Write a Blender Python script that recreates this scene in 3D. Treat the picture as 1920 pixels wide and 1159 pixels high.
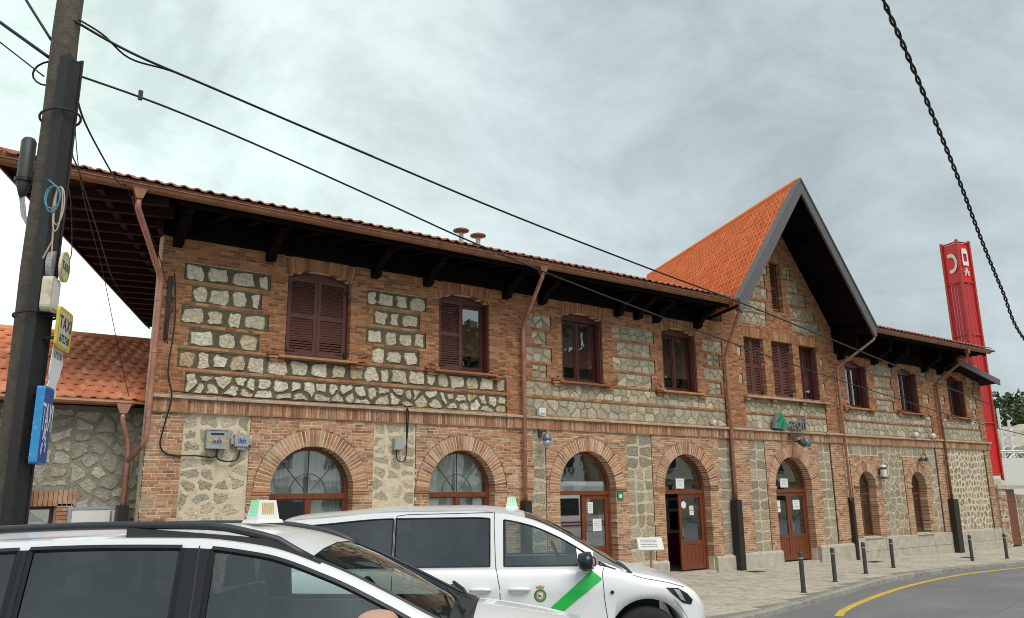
import bpy, bmesh, math, random
from mathutils import Vector, Matrix
R = math.radians
rnd = random.Random(7)
for o in list(bpy.data.objects): bpy.data.objects.remove(o, do_unlink=True)
SC = bpy.context.scene
COL = SC.collection
# ------------------------------------------------------------------ camera
CAMP = Vector((0.0, -16.1283, 2.25))
HEAD, PITCH, ROLL = R(54.2277), R(13.0248), R(-0.6415)
VH = Vector((math.cos(HEAD), math.sin(HEAD), 0)); RH = Vector((VH.y, -VH.x, 0))
cd = bpy.data.cameras.new('camera'); cd.sensor_fit = 'HORIZONTAL'; cd.sensor_width = 36
cd.lens = 1496.28 / 1920 * 36; cd.clip_start = 0.05; cd.clip_end = 3000
co = bpy.data.objects.new('camera', cd); COL.objects.link(co)
_v = VH * math.cos(PITCH) + Vector((0, 0, math.sin(PITCH)))
_u = RH.cross(_v)
_r2 = RH * math.cos(ROLL) + _u * math.sin(ROLL); _u2 = _u * math.cos(ROLL) - RH * math.sin(ROLL)
co.matrix_world = Matrix(((_r2.x, _u2.x, -_v.x, CAMP.x), (_r2.y, _u2.y, -_v.y, CAMP.y), (_r2.z, _u2.z, -_v.z, CAMP.z), (0, 0, 0, 1)))
SC.camera = co
# ------------------------------------------------------------------ sky, sun, exposure
SUN_AZ, SUN_EL = R(-92), R(53)           # azimuth measured from +X (counter-clockwise), veiled sun behind the camera on its right
wd = bpy.data.worlds.new('World'); SC.world = wd; wd.use_nodes = True
nt = wd.node_tree; nt.nodes.clear()
def wn(t, **k):
    n = nt.nodes.new(t)
    for a, b in k.items(): setattr(n, a, b)
    return n
w_out = wn('ShaderNodeOutputWorld'); w_bg = wn('ShaderNodeBackground'); w_bg.inputs[1].default_value = 0.1
sky = wn('ShaderNodeTexSky', sky_type='NISHITA'); sky.sun_disc = False
sky.sun_elevation = SUN_EL; sky.sun_rotation = math.pi / 2 - SUN_AZ
tc = wn('ShaderNodeTexCoord')
mp = wn('ShaderNodeMapping'); mp.inputs['Scale'].default_value = (1.0, 1.0, 1.7)
nt.links.new(tc.outputs['Generated'], mp.inputs[0])
n1 = wn('ShaderNodeTexNoise'); n1.inputs['Scale'].default_value = 3.3; n1.inputs['Detail'].default_value = 10; n1.inputs['Roughness'].default_value = 0.62; n1.inputs['Distortion'].default_value = 0.35
nt.links.new(mp.outputs[0], n1.inputs['Vector'])
cr = wn('ShaderNodeValToRGB')
e = cr.color_ramp.elements
e[0].position = 0.38; e[0].color = (3.05, 3.36, 3.30, 1); e[1].position = 0.64; e[1].color = (4.65, 5.05, 4.93, 1)
nt.links.new(n1.outputs['Fac'], cr.inputs[0])
# thin cloud brightens smoothly towards one side of the sky
dp = wn('ShaderNodeVectorMath', operation='DOT_PRODUCT'); dp.inputs[1].default_value = (-0.36, 0.92, 0.05)
nt.links.new(tc.outputs['Generated'], dp.inputs[0])
mr = wn('ShaderNodeMapRange'); mr.interpolation_type = 'SMOOTHSTEP'
mr.inputs[1].default_value = 0.35; mr.inputs[2].default_value = 1.0; mr.inputs[3].default_value = 0.0; mr.inputs[4].default_value = 1.0
nt.links.new(dp.outputs['Value'], mr.inputs[0])
tint = wn('ShaderNodeMix', data_type='RGBA', blend_type='MIX')
tint.inputs[6].default_value = (0.92, 0.96, 1.00, 1); tint.inputs[7].default_value = (1.68, 1.82, 1.72, 1)
nt.links.new(mr.outputs[0], tint.inputs[0])
mul = wn('ShaderNodeMix', data_type='RGBA', blend_type='MULTIPLY'); mul.inputs[0].default_value = 1
nt.links.new(cr.outputs[0], mul.inputs[6]); nt.links.new(tint.outputs[2], mul.inputs[7])
mx = wn('ShaderNodeMix', data_type='RGBA', blend_type='MIX'); mx.inputs[0].default_value = 0.9
nt.links.new(sky.outputs[0], mx.inputs[6]); nt.links.new(mul.outputs[2], mx.inputs[7])
nt.links.new(mx.outputs[2], w_bg.inputs[0]); nt.links.new(w_bg.outputs[0], w_out.inputs[0])
sl = bpy.data.lights.new('sun', 'SUN'); sl.energy = 1.5; sl.angle = R(40); sl.color = (1.0, 0.95, 0.88)
so = bpy.data.objects.new('sun', sl); COL.objects.link(so); so.location = (10, -30, 40)
_sd = Vector((math.cos(SUN_AZ) * math.cos(SUN_EL), math.sin(SUN_AZ) * math.cos(SUN_EL), math.sin(SUN_EL)))
so.rotation_euler = _sd.to_track_quat('Z', 'Y').to_euler()
vs = SC.view_settings; vs.view_transform = 'Standard'; vs.look = 'None'; vs.exposure = 0.7; vs.gamma = 1; vs.use_curve_mapping = False
SC.render.engine = 'CYCLES'; SC.cycles.filter_width = 1.0; SC.cycles.max_bounces = 6; SC.cycles.transparent_max_bounces = 12

# ------------------------------------------------------------------ helpers
class MB:
    """collects faces, builds one mesh object"""
    def __init__(s): s.v = []; s.f = []; s.m = []
    def add(s, vs, fs, mi=0):
        b = len(s.v); s.v.extend([tuple(p) for p in vs])
        for f in fs: s.f.append([b + i for i in f]); s.m.append(mi)
        return s
    def box(s, x0, x1, y0, y1, z0, z1, mi=0):
        return s.add([(x0,y0,z0),(x1,y0,z0),(x1,y1,z0),(x0,y1,z0),(x0,y0,z1),(x1,y0,z1),(x1,y1,z1),(x0,y1,z1)],
                     [(0,3,2,1),(4,5,6,7),(0,1,5,4),(1,2,6,5),(2,3,7,6),(3,0,4,7)], mi)
    def prism(s, poly, ax, a, b, mi=0):
        """poly of 2-D points extruded along axis ax ('x': (y,z), 'y': (x,z), 'z': (x,y)) from a to b"""
        def P(p, t): return (t, p[0], p[1]) if ax == 'x' else (p[0], t, p[1]) if ax == 'y' else (p[0], p[1], t)
        n = len(poly)
        return s.add([P(p, a) for p in poly] + [P(p, b) for p in poly],
                     [list(range(n))[::-1], list(range(n, 2 * n))] + [(i, (i + 1) % n, n + (i + 1) % n, n + i) for i in range(n)], mi)
    def tube(s, pts, r, n=8, mi=0, cap=True):
        pts = [Vector(p) for p in pts]; rr = r if isinstance(r, (list, tuple)) else [r] * len(pts)
        rings = []; prev = None
        for i, p in enumerate(pts):
            d = (pts[min(i + 1, len(pts) - 1)] - pts[max(i - 1, 0)])
            d = d.normalized() if d.length > 1e-9 else Vector((0, 0, 1))
            if prev is None:
                a = d.cross(Vector((0, 0, 1)))
                if a.length < 1e-3: a = d.cross(Vector((1, 0, 0)))
            else:
                a = prev - d * prev.dot(d)
                if a.length < 1e-6: a = d.cross(Vector((1, 0, 0)))
            a.normalize(); prev = a; b = d.cross(a)
            rings.append([p + (a * math.cos(2 * math.pi * k / n) + b * math.sin(2 * math.pi * k / n)) * rr[i] for k in range(n)])
        vs = [q for g in rings for q in g]; fs = []
        for i in range(len(pts) - 1):
            for k in range(n): fs.append((i * n + k, i * n + (k + 1) % n, (i + 1) * n + (k + 1) % n, (i + 1) * n + k))
        if cap: fs.append(list(range(n))[::-1]); fs.append([(len(pts) - 1) * n + k for k in range(n)])
        return s.add(vs, fs, mi)
    def lathe(s, prof, c=(0, 0, 0), n=16, ax='z', mi=0):
        vs = []; fs = []
        for r, h in prof:
            for k in range(n):
                a = 2 * math.pi * k / n; p = (r * math.cos(a), r * math.sin(a), h)
                if ax == 'y': p = (p[0], p[2], p[1])
                if ax == 'x': p = (p[2], p[0], p[1])
                vs.append((p[0] + c[0], p[1] + c[1], p[2] + c[2]))
        for i in range(len(prof) - 1):
            for k in range(n): fs.append((i * n + k, i * n + (k + 1) % n, (i + 1) * n + (k + 1) % n, (i + 1) * n + k))
        fs.append(list(range(n))[::-1]); fs.append([(len(prof) - 1) * n + k for k in range(n)])
        return s.add(vs, fs, mi)
    def mesh(s, name, mats, smooth=False):
        me = bpy.data.meshes.new(name); me.from_pydata(s.v, [], s.f)
        for m in (mats if isinstance(mats, (list, tuple)) else [mats]): me.materials.append(m)
        if any(s.m): me.polygons.foreach_set('material_index', s.m)
        if smooth: me.polygons.foreach_set('use_smooth', [True] * len(s.f))
        me.update(); return me
    def build(s, name, mats, parent=None, smooth=False, kind=None, fixn=False):
        me = s.mesh(name, mats, smooth)
        if fixn:
            bm = bmesh.new(); bm.from_mesh(me); bmesh.ops.recalc_face_normals(bm, faces=bm.faces); bm.to_mesh(me); bm.free()
        return link(name, me, parent, kind)
def link(name, me, parent=None, kind=None, loc=None):
    o = bpy.data.objects.new(name, me); COL.objects.link(o)
    if loc is not None: o.location = loc
    if parent is not None:
        o.parent = parent
        if not is_local(parent): o.location = Vector(o.location) - root_loc(parent)
    if kind: o['kind'] = kind
    return o
LOCAL = set()
def is_local(p):
    while p is not None:
        if p.name in LOCAL: return True
        p = p.parent
    return False
def root_loc(p):
    l = Vector((0, 0, 0))
    while p is not None: l = l + Vector(p.location); p = p.parent
    return l
def tag(o, label, cat, group=None):
    o['label'] = label; o['category'] = cat
    if group: o['group'] = group
    return o
def thing(name, label, cat, loc=(0, 0, 0), group=None, rz=0, local=False):
    o = bpy.data.objects.new(name, None); COL.objects.link(o); o.location = loc; o.rotation_euler = (0, 0, rz)
    o.empty_display_size = 0.2
    if local: LOCAL.add(o.name)
    return tag(o, label, cat, group)
def smooth01(t):
    t = max(0.0, min(1.0, t)); return t * t * (3 - 2 * t)
def interp(tab, x):
    if x <= tab[0][0]: return tab[0][1]
    for (a, b), (c, d) in zip(tab, tab[1:]):
        if x <= c: return b + (d - b) * (x - a) / (c - a)
    return tab[-1][1]
def cinterp(tab, x):
    """monotone-ish cubic (Catmull-Rom with clamped slopes)"""
    n = len(tab)
    if x <= tab[0][0]: return tab[0][1]
    if x >= tab[-1][0]: return tab[-1][1]
    for i in range(n - 1):
        if x <= tab[i + 1][0]: break
    sl = [(tab[j + 1][1] - tab[j][1]) / (tab[j + 1][0] - tab[j][0]) for j in range(n - 1)]
    def m(j):
        if j == 0: return sl[0]
        if j == n - 1: return sl[-1]
        if sl[j - 1] * sl[j] <= 0: return 0
        return 2 * sl[j - 1] * sl[j] / (sl[j - 1] + sl[j])
    h = tab[i + 1][0] - tab[i][0]; t = (x - tab[i][0]) / h
    return ((2*t**3-3*t**2+1) * tab[i][1] + (t**3-2*t**2+t) * h * m(i) + (-2*t**3+3*t**2) * tab[i+1][1] + (t**3-t**2) * h * m(i+1))

# ------------------------------------------------------------------ materials
def srgb(*c): return tuple(((x / 255) / 12.92 if x / 255 < 0.04045 else ((x / 255 + 0.055) / 1.055) ** 2.4) for x in c)
def mat(name, col, rough=0.7, var=0.12, scale=6.0, bump=0.0, bscale=40.0, metal=0.0, spec=0.5, cols=None, island=True, stain=None, coat=0.0, detail=5, bdist=0.02, streak=None):
    """procedural surface: base colour (or a palette picked per piece) + mottling noise + fine relief"""
    m = bpy.data.materials.new(name); m.use_nodes = True; t = m.node_tree; N = t.nodes; L = t.links
    b = N['Principled BSDF']; b.inputs['Roughness'].default_value = rough; b.inputs['Metallic'].default_value = metal
    b.inputs['Specular IOR Level'].default_value = spec
    if coat: b.inputs['Coat Weight'].default_value = coat; b.inputs['Coat Roughness'].default_value = 0.03
    g = N.new('ShaderNodeNewGeometry')
    nz = N.new('ShaderNodeTexNoise'); nz.inputs['Scale'].default_value = scale; nz.inputs['Detail'].default_value = detail; nz.inputs['Roughness'].default_value = 0.65
    L.new(g.outputs['Position'], nz.inputs['Vector'])
    if cols:
        oi = N.new('ShaderNodeObjectInfo'); ad = N.new('ShaderNodeMath'); ad.operation = 'ADD'
        L.new(g.outputs['Random Per Island'], ad.inputs[0]); L.new(oi.outputs['Random'], ad.inputs[1])
        fr = N.new('ShaderNodeMath'); fr.operation = 'FRACT'; L.new(ad.outputs[0], fr.inputs[0])
        rp = N.new('ShaderNodeValToRGB'); rp.color_ramp.interpolation = 'LINEAR'
        el = rp.color_ramp.elements
        while len(el) < len(cols): el.new(0.5)
        for i, c in enumerate(cols): el[i].position = i / (len(cols) - 1); el[i].color = (*c, 1)
        L.new(fr.outputs[0], rp.inputs[0]); src = rp.outputs[0]
    else:
        rg = N.new('ShaderNodeRGB'); rg.outputs[0].default_value = (*col, 1); src = rg.outputs[0]
    mr_ = N.new('ShaderNodeMapRange'); mr_.inputs[1].default_value = 0.3; mr_.inputs[2].default_value = 0.7
    mr_.inputs[3].default_value = 1 - var; mr_.inputs[4].default_value = 1 + var
    L.new(nz.outputs['Fac'], mr_.inputs[0])
    mu = N.new('ShaderNodeMix'); mu.data_type = 'RGBA'; mu.blend_type = 'MULTIPLY'; mu.inputs[0].default_value = 1
    L.new(src, mu.inputs[6]); L.new(mr_.outputs[0], mu.inputs[7]); outc = mu.outputs[2]
    if stain:
        sc_, lo, hi, scol, amt = stain
        n2 = N.new('ShaderNodeTexNoise'); n2.inputs['Scale'].default_value = sc_; n2.inputs['Detail'].default_value = 7; n2.inputs['Roughness'].default_value = 0.7
        L.new(g.outputs['Position'], n2.inputs['Vector'])
        r2 = N.new('ShaderNodeMapRange'); r2.inputs[1].default_value = lo; r2.inputs[2].default_value = hi; r2.inputs[3].default_value = 0; r2.inputs[4].default_value = amt
        L.new(n2.outputs['Fac'], r2.inputs[0])
        m2 = N.new('ShaderNodeMix'); m2.data_type = 'RGBA'; m2.inputs[7].default_value = (*scol, 1)
        L.new(r2.outputs[0], m2.inputs[0]); L.new(outc, m2.inputs[6]); outc = m2.outputs[2]
    if streak:                                  # damp and soot runs: noise stretched downwards
        scl, lo, hi, scol, amt = streak
        vm = N.new('ShaderNodeVectorMath'); vm.operation = 'MULTIPLY'; vm.inputs[1].default_value = (1, 1, .22); L.new(g.outputs['Position'], vm.inputs[0])
        n4 = N.new('ShaderNodeTexNoise'); n4.inputs['Scale'].default_value = scl; n4.inputs['Detail'].default_value = 8; n4.inputs['Roughness'].default_value = 0.72; L.new(vm.outputs[0], n4.inputs['Vector'])
        r4 = N.new('ShaderNodeMapRange'); r4.inputs[1].default_value = lo; r4.inputs[2].default_value = hi; r4.inputs[3].default_value = 0; r4.inputs[4].default_value = amt; L.new(n4.outputs['Fac'], r4.inputs[0])
        m4 = N.new('ShaderNodeMix'); m4.data_type = 'RGBA'; m4.inputs[7].default_value = (*scol, 1); L.new(r4.outputs[0], m4.inputs[0]); L.new(outc, m4.inputs[6]); outc = m4.outputs[2]
    L.new(outc, b.inputs['Base Color'])
    if bump:
        n3 = N.new('ShaderNodeTexNoise'); n3.inputs['Scale'].default_value = bscale; n3.inputs['Detail'].default_value = 6
        L.new(g.outputs['Position'], n3.inputs['Vector'])
        bp = N.new('ShaderNodeBump'); bp.inputs['Strength'].default_value = bump; bp.inputs['Distance'].default_value = bdist
        L.new(n3.outputs['Fac'], bp.inputs['Height']); L.new(bp.outputs[0], b.inputs['Normal'])
    return m
def glass(name, tint, base=0.08, rough=0.015):
    m = bpy.data.materials.new(name); m.use_nodes = True; t = m.node_tree; N = t.nodes; L = t.links
    N.remove(N['Principled BSDF']); out = N['Material Output']
    tr = N.new('ShaderNodeBsdfTransparent'); tr.inputs[0].default_value = (*tint, 1)
    gl = N.new('ShaderNodeBsdfGlossy'); gl.inputs['Roughness'].default_value = rough; gl.inputs[0].default_value = (0.93, 0.97, 1, 1)
    lw = N.new('ShaderNodeLayerWeight'); lw.inputs[0].default_value = 0.5; p5 = N.new('ShaderNodeMath'); p5.operation = 'POWER'; p5.inputs[1].default_value = 4.5; L.new(lw.outputs['Facing'], p5.inputs[0])
    fr = N.new('ShaderNodeMath'); fr.operation = 'MULTIPLY_ADD'; fr.inputs[1].default_value = 0.9; fr.inputs[2].default_value = 0.04; L.new(p5.outputs[0], fr.inputs[0])
    ad = N.new('ShaderNodeMath'); ad.operation = 'ADD'; ad.use_clamp = True; ad.inputs[1].default_value = base; L.new(fr.outputs[0], ad.inputs[0])
    g = N.new('ShaderNodeNewGeometry'); nz = N.new('ShaderNodeTexNoise'); nz.inputs['Scale'].default_value = 1.6; L.new(g.outputs['Position'], nz.inputs['Vector'])
    bp = N.new('ShaderNodeBump'); bp.inputs['Strength'].default_value = 0.06; bp.inputs['Distance'].default_value = 0.05; L.new(nz.outputs['Fac'], bp.inputs['Height']); L.new(bp.outputs[0], gl.inputs['Normal'])
    mx_ = N.new('ShaderNodeMixShader'); L.new(ad.outputs[0], mx_.inputs[0]); L.new(tr.outputs[0], mx_.inputs[1]); L.new(gl.outputs[0], mx_.inputs[2])
    L.new(mx_.outputs[0], out.inputs[0]); return m
def emis(name, col, s):
    m = mat(name, col, 0.4, 0.02); b = m.node_tree.nodes['Principled BSDF']
    b.inputs['Emission Color'].default_value = (*col, 1); b.inputs['Emission Strength'].default_value = s; return m
M = {}
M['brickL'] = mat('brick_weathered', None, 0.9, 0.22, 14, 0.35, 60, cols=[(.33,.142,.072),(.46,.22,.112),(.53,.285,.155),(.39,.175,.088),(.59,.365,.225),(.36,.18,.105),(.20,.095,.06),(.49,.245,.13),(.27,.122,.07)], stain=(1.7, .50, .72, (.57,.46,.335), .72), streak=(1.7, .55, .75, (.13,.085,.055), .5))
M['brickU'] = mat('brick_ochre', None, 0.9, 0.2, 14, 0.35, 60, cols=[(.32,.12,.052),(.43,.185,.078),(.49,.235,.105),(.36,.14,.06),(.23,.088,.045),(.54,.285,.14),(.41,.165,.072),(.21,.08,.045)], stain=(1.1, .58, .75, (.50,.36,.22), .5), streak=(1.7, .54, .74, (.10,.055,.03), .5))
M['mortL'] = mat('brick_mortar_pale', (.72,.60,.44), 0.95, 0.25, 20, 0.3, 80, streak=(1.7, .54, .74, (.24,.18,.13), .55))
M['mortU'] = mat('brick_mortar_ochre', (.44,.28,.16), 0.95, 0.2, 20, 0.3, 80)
M['stoneA'] = mat('granite_pale', None, 0.92, 0.34, 16, 1.0, 18, cols=[(.58,.51,.38),(.70,.63,.49),(.62,.53,.37),(.50,.44,.32),(.72,.66,.53),(.46,.33,.18),(.66,.58,.43)], stain=(9, .55, .7, (.30,.25,.17), .5), bdist=.05)
M['mortA'] = mat('dark_pointing', (.115,.10,.065), 0.95, 0.3, 9, 0.5, 30, stain=(2.2, .5, .7, (.21,.185,.13), .7))
M['mortB'] = mat('grey_beige_pointing', (.27,.225,.15), 0.95, 0.25, 9, 0.5, 30)
M['stoneB'] = mat('granite_tan', None, 0.92, 0.3, 14, 0.8, 25, cols=[(.42,.37,.265),(.60,.53,.39),(.34,.30,.22),(.50,.42,.28),(.38,.35,.28),(.66,.58,.43),(.44,.37,.25)], stain=(7, .53, .70, (.20,.16,.105), .65), bdist=.05, streak=(1.9, .55, .76, (.17,.14,.095), .45))
M['stoneC'] = mat('granite_rubble', None, 0.92, 0.32, 14, 0.8, 25, cols=[(.33,.29,.21),(.42,.37,.27),(.25,.23,.175),(.38,.32,.215),(.30,.22,.15),(.47,.41,.30),(.29,.27,.22)], stain=(6, .54, .70, (.19,.16,.115), .65), bdist=.05, streak=(1.9, .54, .76, (.16,.13,.09), .5))
M['mortC'] = mat('cream_pointing', (.66,.565,.41), 0.95, 0.18, 7, 0.5, 30, stain=(1.6, .56, .78, (.42,.36,.26), .6))
M['mortW'] = mat('beige_pointing', (.56,.48,.35), 0.95, 0.25, 7, 0.6, 30, streak=(1.9, .52, .74, (.30,.25,.18), .6))
M['stoneD'] = mat('annex_granite', None, 0.92, 0.3, 14, 0.8, 25, cols=[(.36,.34,.265),(.46,.43,.34),(.54,.50,.40),(.33,.315,.25),(.40,.35,.24)], bdist=.04)
M['mortD'] = mat('annex_pointing', (.27,.255,.20), 0.95, 0.25, 8, 0.5, 30)
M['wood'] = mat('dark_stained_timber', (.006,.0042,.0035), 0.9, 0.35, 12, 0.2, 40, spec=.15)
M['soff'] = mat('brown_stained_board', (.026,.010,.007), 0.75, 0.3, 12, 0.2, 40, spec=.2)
M['shut'] = mat('maroon_shutter_paint', (.118,.040,.031), 0.5, 0.15, 5, 0.1, 50)
M['door'] = mat('red_brown_varnish', (.175,.050,.022), 0.35, 0.2, 8, 0.1, 50)
M['fram'] = mat('dark_red_window_paint', (.085,.017,.013), 0.4, 0.15, 8)
M['copper'] = mat('copper_brown_pipe', (.52,.245,.18), 0.38, 0.2, 5, metal=.25, stain=(3, .5, .7, (.17,.075,.055), .6))
M['gutter'] = mat('bronze_gutter', (.27,.12,.06), 0.42, 0.25, 4, metal=.25, stain=(2.5, .5, .7, (.12,.06,.04), .6))
M['boot'] = mat('black_iron_pipe_guard', (.022,.018,.016), 0.5, 0.2, 8)
M['tileG'] = mat('orange_clay_tile', None, 0.8, 0.12, 10, 0.2, 60, cols=[(.86,.215,.06),(.90,.25,.08),(.80,.18,.05),(.88,.235,.075),(.72,.16,.05)], stain=(2.6, .56, .76, (.46,.13,.06), .55))
M['tileA'] = mat('annex_clay_tile', None, 0.8, 0.18, 10, 0.2, 60, cols=[(.68,.22,.105),(.77,.30,.155),(.62,.185,.09),(.80,.36,.21),(.55,.17,.085)], stain=(5, .58, .75, (.26,.13,.09), .5))
M['tileM'] = mat('main_clay_tile', None, 0.8, 0.18, 10, 0.2, 60, cols=[(.36,.13,.08),(.42,.16,.10),(.30,.11,.07),(.45,.19,.12)])
M['barge'] = mat('grey_barge_board', (.115,.112,.112), 0.6, 0.12, 4)
M['plinth'] = mat('granite_plinth', (.47,.435,.36), 0.9, 0.2, 5, 0.5, 45, stain=(2.2, .5, .75, (.29,.265,.21), .7))
M['cap'] = mat('weathered_cap_stone', (.46,.37,.28), 0.9, 0.25, 9, 0.4, 45, stain=(2.5, .5, .7, (.30,.17,.11), .8))
M['asph'] = mat('asphalt', (.175,.176,.174), 0.88, 0.34, 45, 0.6, 160, stain=(.42, .42, .66, (.235,.235,.23), .85), bdist=.01)
M['pave'] = mat('paving_stone', None, 0.9, 0.2, 6, 0.4, 60, cols=[(.48,.435,.35),(.54,.495,.405),(.44,.40,.32),(.51,.46,.375)], stain=(.8, .5, .7, (.29,.265,.215), .7))
M['pavebed'] = mat('paving_joint', (.24,.215,.17), 0.95, 0.2, 20)
M['kerb'] = mat('granite_kerb', None, 0.9, 0.25, 10, 0.5, 60, cols=[(.30,.285,.245),(.36,.34,.295),(.26,.25,.22)], stain=(3, .5, .7, (.20,.19,.16), .6))
M['yellow'] = mat('road_paint_yellow', (.72,.46,.06), 0.7, 0.12, 12, stain=(9, .50, .64, (.26,.22,.13), .85))
M['whitep'] = mat('road_paint_white', (.70,.70,.68), 0.7, 0.12, 12, stain=(14, .56, .68, (.25,.25,.25), .8))
M['soil'] = mat('dry_ground', (.27,.25,.20), 0.95, 0.25, 3, 0.4, 30)
M['black'] = mat('black_plastic', (.012,.013,.014), 0.45, 0.15, 10)
M['cable'] = mat('black_cable', (.008,.008,.009), 0.5, 0.2, 10)
M['rubber'] = mat('tyre_rubber', (.014,.014,.015), 0.8, 0.15, 20)
M['carw'] = mat('white_car_paint', (.87,.88,.89), 0.28, 0.015, 2, coat=0.6)
M['carp'] = mat('glossy_black_trim', (.018,.02,.023), 0.18, 0.05, 5)
M['rail'] = mat('dark_grey_roof_rail', (.035,.037,.041), 0.4, 0.1, 8)
M['chrome'] = mat('wheel_alloy', (.55,.56,.58), 0.3, 0.1, 8, metal=.9)
M['lens'] = mat('clear_lamp_lens', (.42,.44,.46), 0.12, 0.4, 30, metal=.3, coat=.8)
M['seat'] = mat('dark_seat_fabric', (.035,.038,.042), 0.85, 0.15, 20)
M['trim'] = mat('pale_cabin_lining', (.42,.43,.42), 0.8, 0.08, 8)
M['green'] = mat('green_stripe_vinyl', (.012,.52,.075), 0.3, 0.03, 4, coat=.4)
M['gl'] = glass('window_glass', (.62,.68,.68), 0.28)
M['glc'] = glass('car_glass_clear', (.66,.76,.75), 0.10)
M['gld'] = glass('car_glass_privacy', (.15,.175,.185), 0.09)
M['glw'] = glass('windscreen_glass', (.50,.60,.56), 0.03)
M['white'] = mat('white_enamel', (.75,.75,.73), 0.45, 0.06, 8)
M['paper'] = mat('white_paper', (.80,.80,.80), 0.8, 0.04, 8)
M['greyp'] = mat('grey_plastic_box', (.36,.375,.39), 0.5, 0.12, 9, stain=(8, .55, .7, (.24,.24,.24), .5))
M['bluem'] = mat('blue_marker_ink', (.03,.035,.30), 0.6, 0.1, 9)
M['bluegrey'] = mat('blue_grey_lamp_metal', (.16,.21,.27), 0.4, 0.15, 9, metal=.3)
M['steel'] = mat('galvanised_steel', (.42,.44,.45), 0.45, 0.15, 9, metal=.5)
M['dgrey'] = mat('dark_grey_metal', (.06,.06,.06), 0.5, 0.15, 9)
M['red'] = mat('totem_red_paint', (.70,.018,.024), 0.45, 0.05, 4)
M['redm'] = mat('totem_red_mesh', (.56,.030,.042), 0.6, 0.1, 40)
M['redf'] = mat('totem_frame_red', (.48,.045,.025), 0.5, 0.06, 6)
M['gradif'] = mat('sign_green', (.012,.26,.13), 0.45, 0.05, 8)
M['grey6'] = mat('sign_letter_grey', (.20,.205,.21), 0.45, 0.08, 8)
M['poleW'] = mat('weathered_pole_timber', (.10,.083,.067), 0.9, 0.35, 9, 0.6, 30, stain=(2.5, .5, .68, (.075,.06,.05), .8))
M['poleS'] = mat('black_steel_post', (.017,.015,.015), 0.6, 0.25, 10, 0.2, 60)
M['yels'] = mat('yellow_sign_enamel', (.66,.47,.03), 0.5, 0.1, 8)
M['creams'] = mat('yellowed_white_sign', (.62,.58,.43), 0.5, 0.12, 8, stain=(6, .55, .7, (.40,.30,.15), .6))
M['blues'] = mat('blue_sign_enamel', (.022,.075,.34), 0.45, 0.1, 8)
M['blue2'] = mat('light_blue_frame', (.03,.27,.60), 0.5, 0.1, 8, stain=(14, .58, .68, (.6,.65,.7), .7))
M['rope'] = mat('pale_twine', (.50,.40,.30), 0.9, 0.2, 30)
M['ropeb'] = mat('blue_green_twine', (.10,.30,.40), 0.9, 0.2, 30)
M['skin'] = mat('skin', (.52,.31,.21), 0.5, 0.08, 12, 0.1, 60)
M['cloth'] = mat('dark_jacket_cloth', (.05,.055,.075), 0.9, 0.15, 20, 0.2, 80)
M['jean'] = mat('jeans_cloth', (.06,.075,.13), 0.9, 0.15, 20, 0.2, 80)
M['leaf'] = mat('hill_foliage', None, 0.7, 0.25, 2, cols=[(.045,.075,.020),(.075,.115,.032),(.035,.060,.018),(.10,.14,.045)])
M['bark'] = mat('tree_bark', (.10,.08,.06), 0.9, 0.25, 12)
M['rock'] = mat('pale_granite_rock', (.44,.40,.33), 0.95, 0.25, .6, 0.6, 2.0, stain=(.5, .5, .7, (.22,.20,.16), .7), bdist=.3)
M['hill'] = mat('scrub_slope', (.12,.13,.06), 0.95, 0.35, .8, 0.6, 3, bdist=.2)
M['curt'] = mat('pale_curtain', (.86,.85,.80), 0.9, 0.06, 8)
M['room'] = mat('interior_plaster', (.34,.32,.28), 0.9, 0.08, 3)
M['floorin'] = mat('interior_floor_tile', (.13,.12,.11), 0.4, 0.15, 3)
M['mag'] = mat('magenta_panel', (.26,.012,.095), 0.5, 0.05, 8)
M['trainw'] = mat('train_white_paint', (.74,.74,.74), 0.35, 0.03, 3)
M['trainr'] = mat('train_maroon_stripe', (.24,.02,.05), 0.4, 0.03, 3)
M['stucco'] = mat('pale_stucco', (.78,.76,.70), 0.9, 0.1, 2, 0.2, 40)
M['stucco2'] = mat('warm_stucco', (.55,.43,.30), 0.9, 0.1, 2, 0.2, 40)
M['ledg'] = emis('green_display_light', (.05,.62,.22), 0.35)
M['ledo'] = mat('amber_display', (.55,.33,.03), 0.4, 0.2, 30)
M['ink'] = mat('black_print', (.02,.02,.02), 0.6, 0.05, 9)
M['inkw'] = mat('white_print', (.78,.78,.76), 0.6, 0.05, 9)
M['inkg'] = mat('grey_print', (.25,.25,.25), 0.6, 0.05, 9)
M['gold'] = mat('crest_gold', (.42,.27,.06), 0.5, 0.2, 60)
M['gsign'] = mat('green_sign_enamel', (.02,.22,.09), 0.5, 0.05, 8)

def text(body, name, m, parent, origin, ux, uz, height, depth=0.004, align='CENTER', sx=1.0):
    """flat lettering: origin = baseline point, ux = reading direction, uz = up"""
    cu = bpy.data.curves.new(name, 'FONT'); cu.body = body; cu.size = height * 1.38; cu.extrude = depth; cu.align_x = align; cu.resolution_u = 2
    tmp = bpy.data.objects.new('tmp', cu); COL.objects.link(tmp)
    dg = bpy.context.evaluated_depsgraph_get(); me = bpy.data.meshes.new_from_object(tmp.evaluated_get(dg)); bpy.data.objects.remove(tmp)
    ux = Vector(ux).normalized() * sx; uz = Vector(uz).normalized(); n = Vector(ux).normalized().cross(uz); o = Vector(origin)
    for v in me.vertices: p = v.co.copy(); v.co = o + ux * p.x + uz * p.y + n * p.z
    me.materials.clear(); me.materials.append(m); me.name = name
    return link(name, me, parent)
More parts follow.
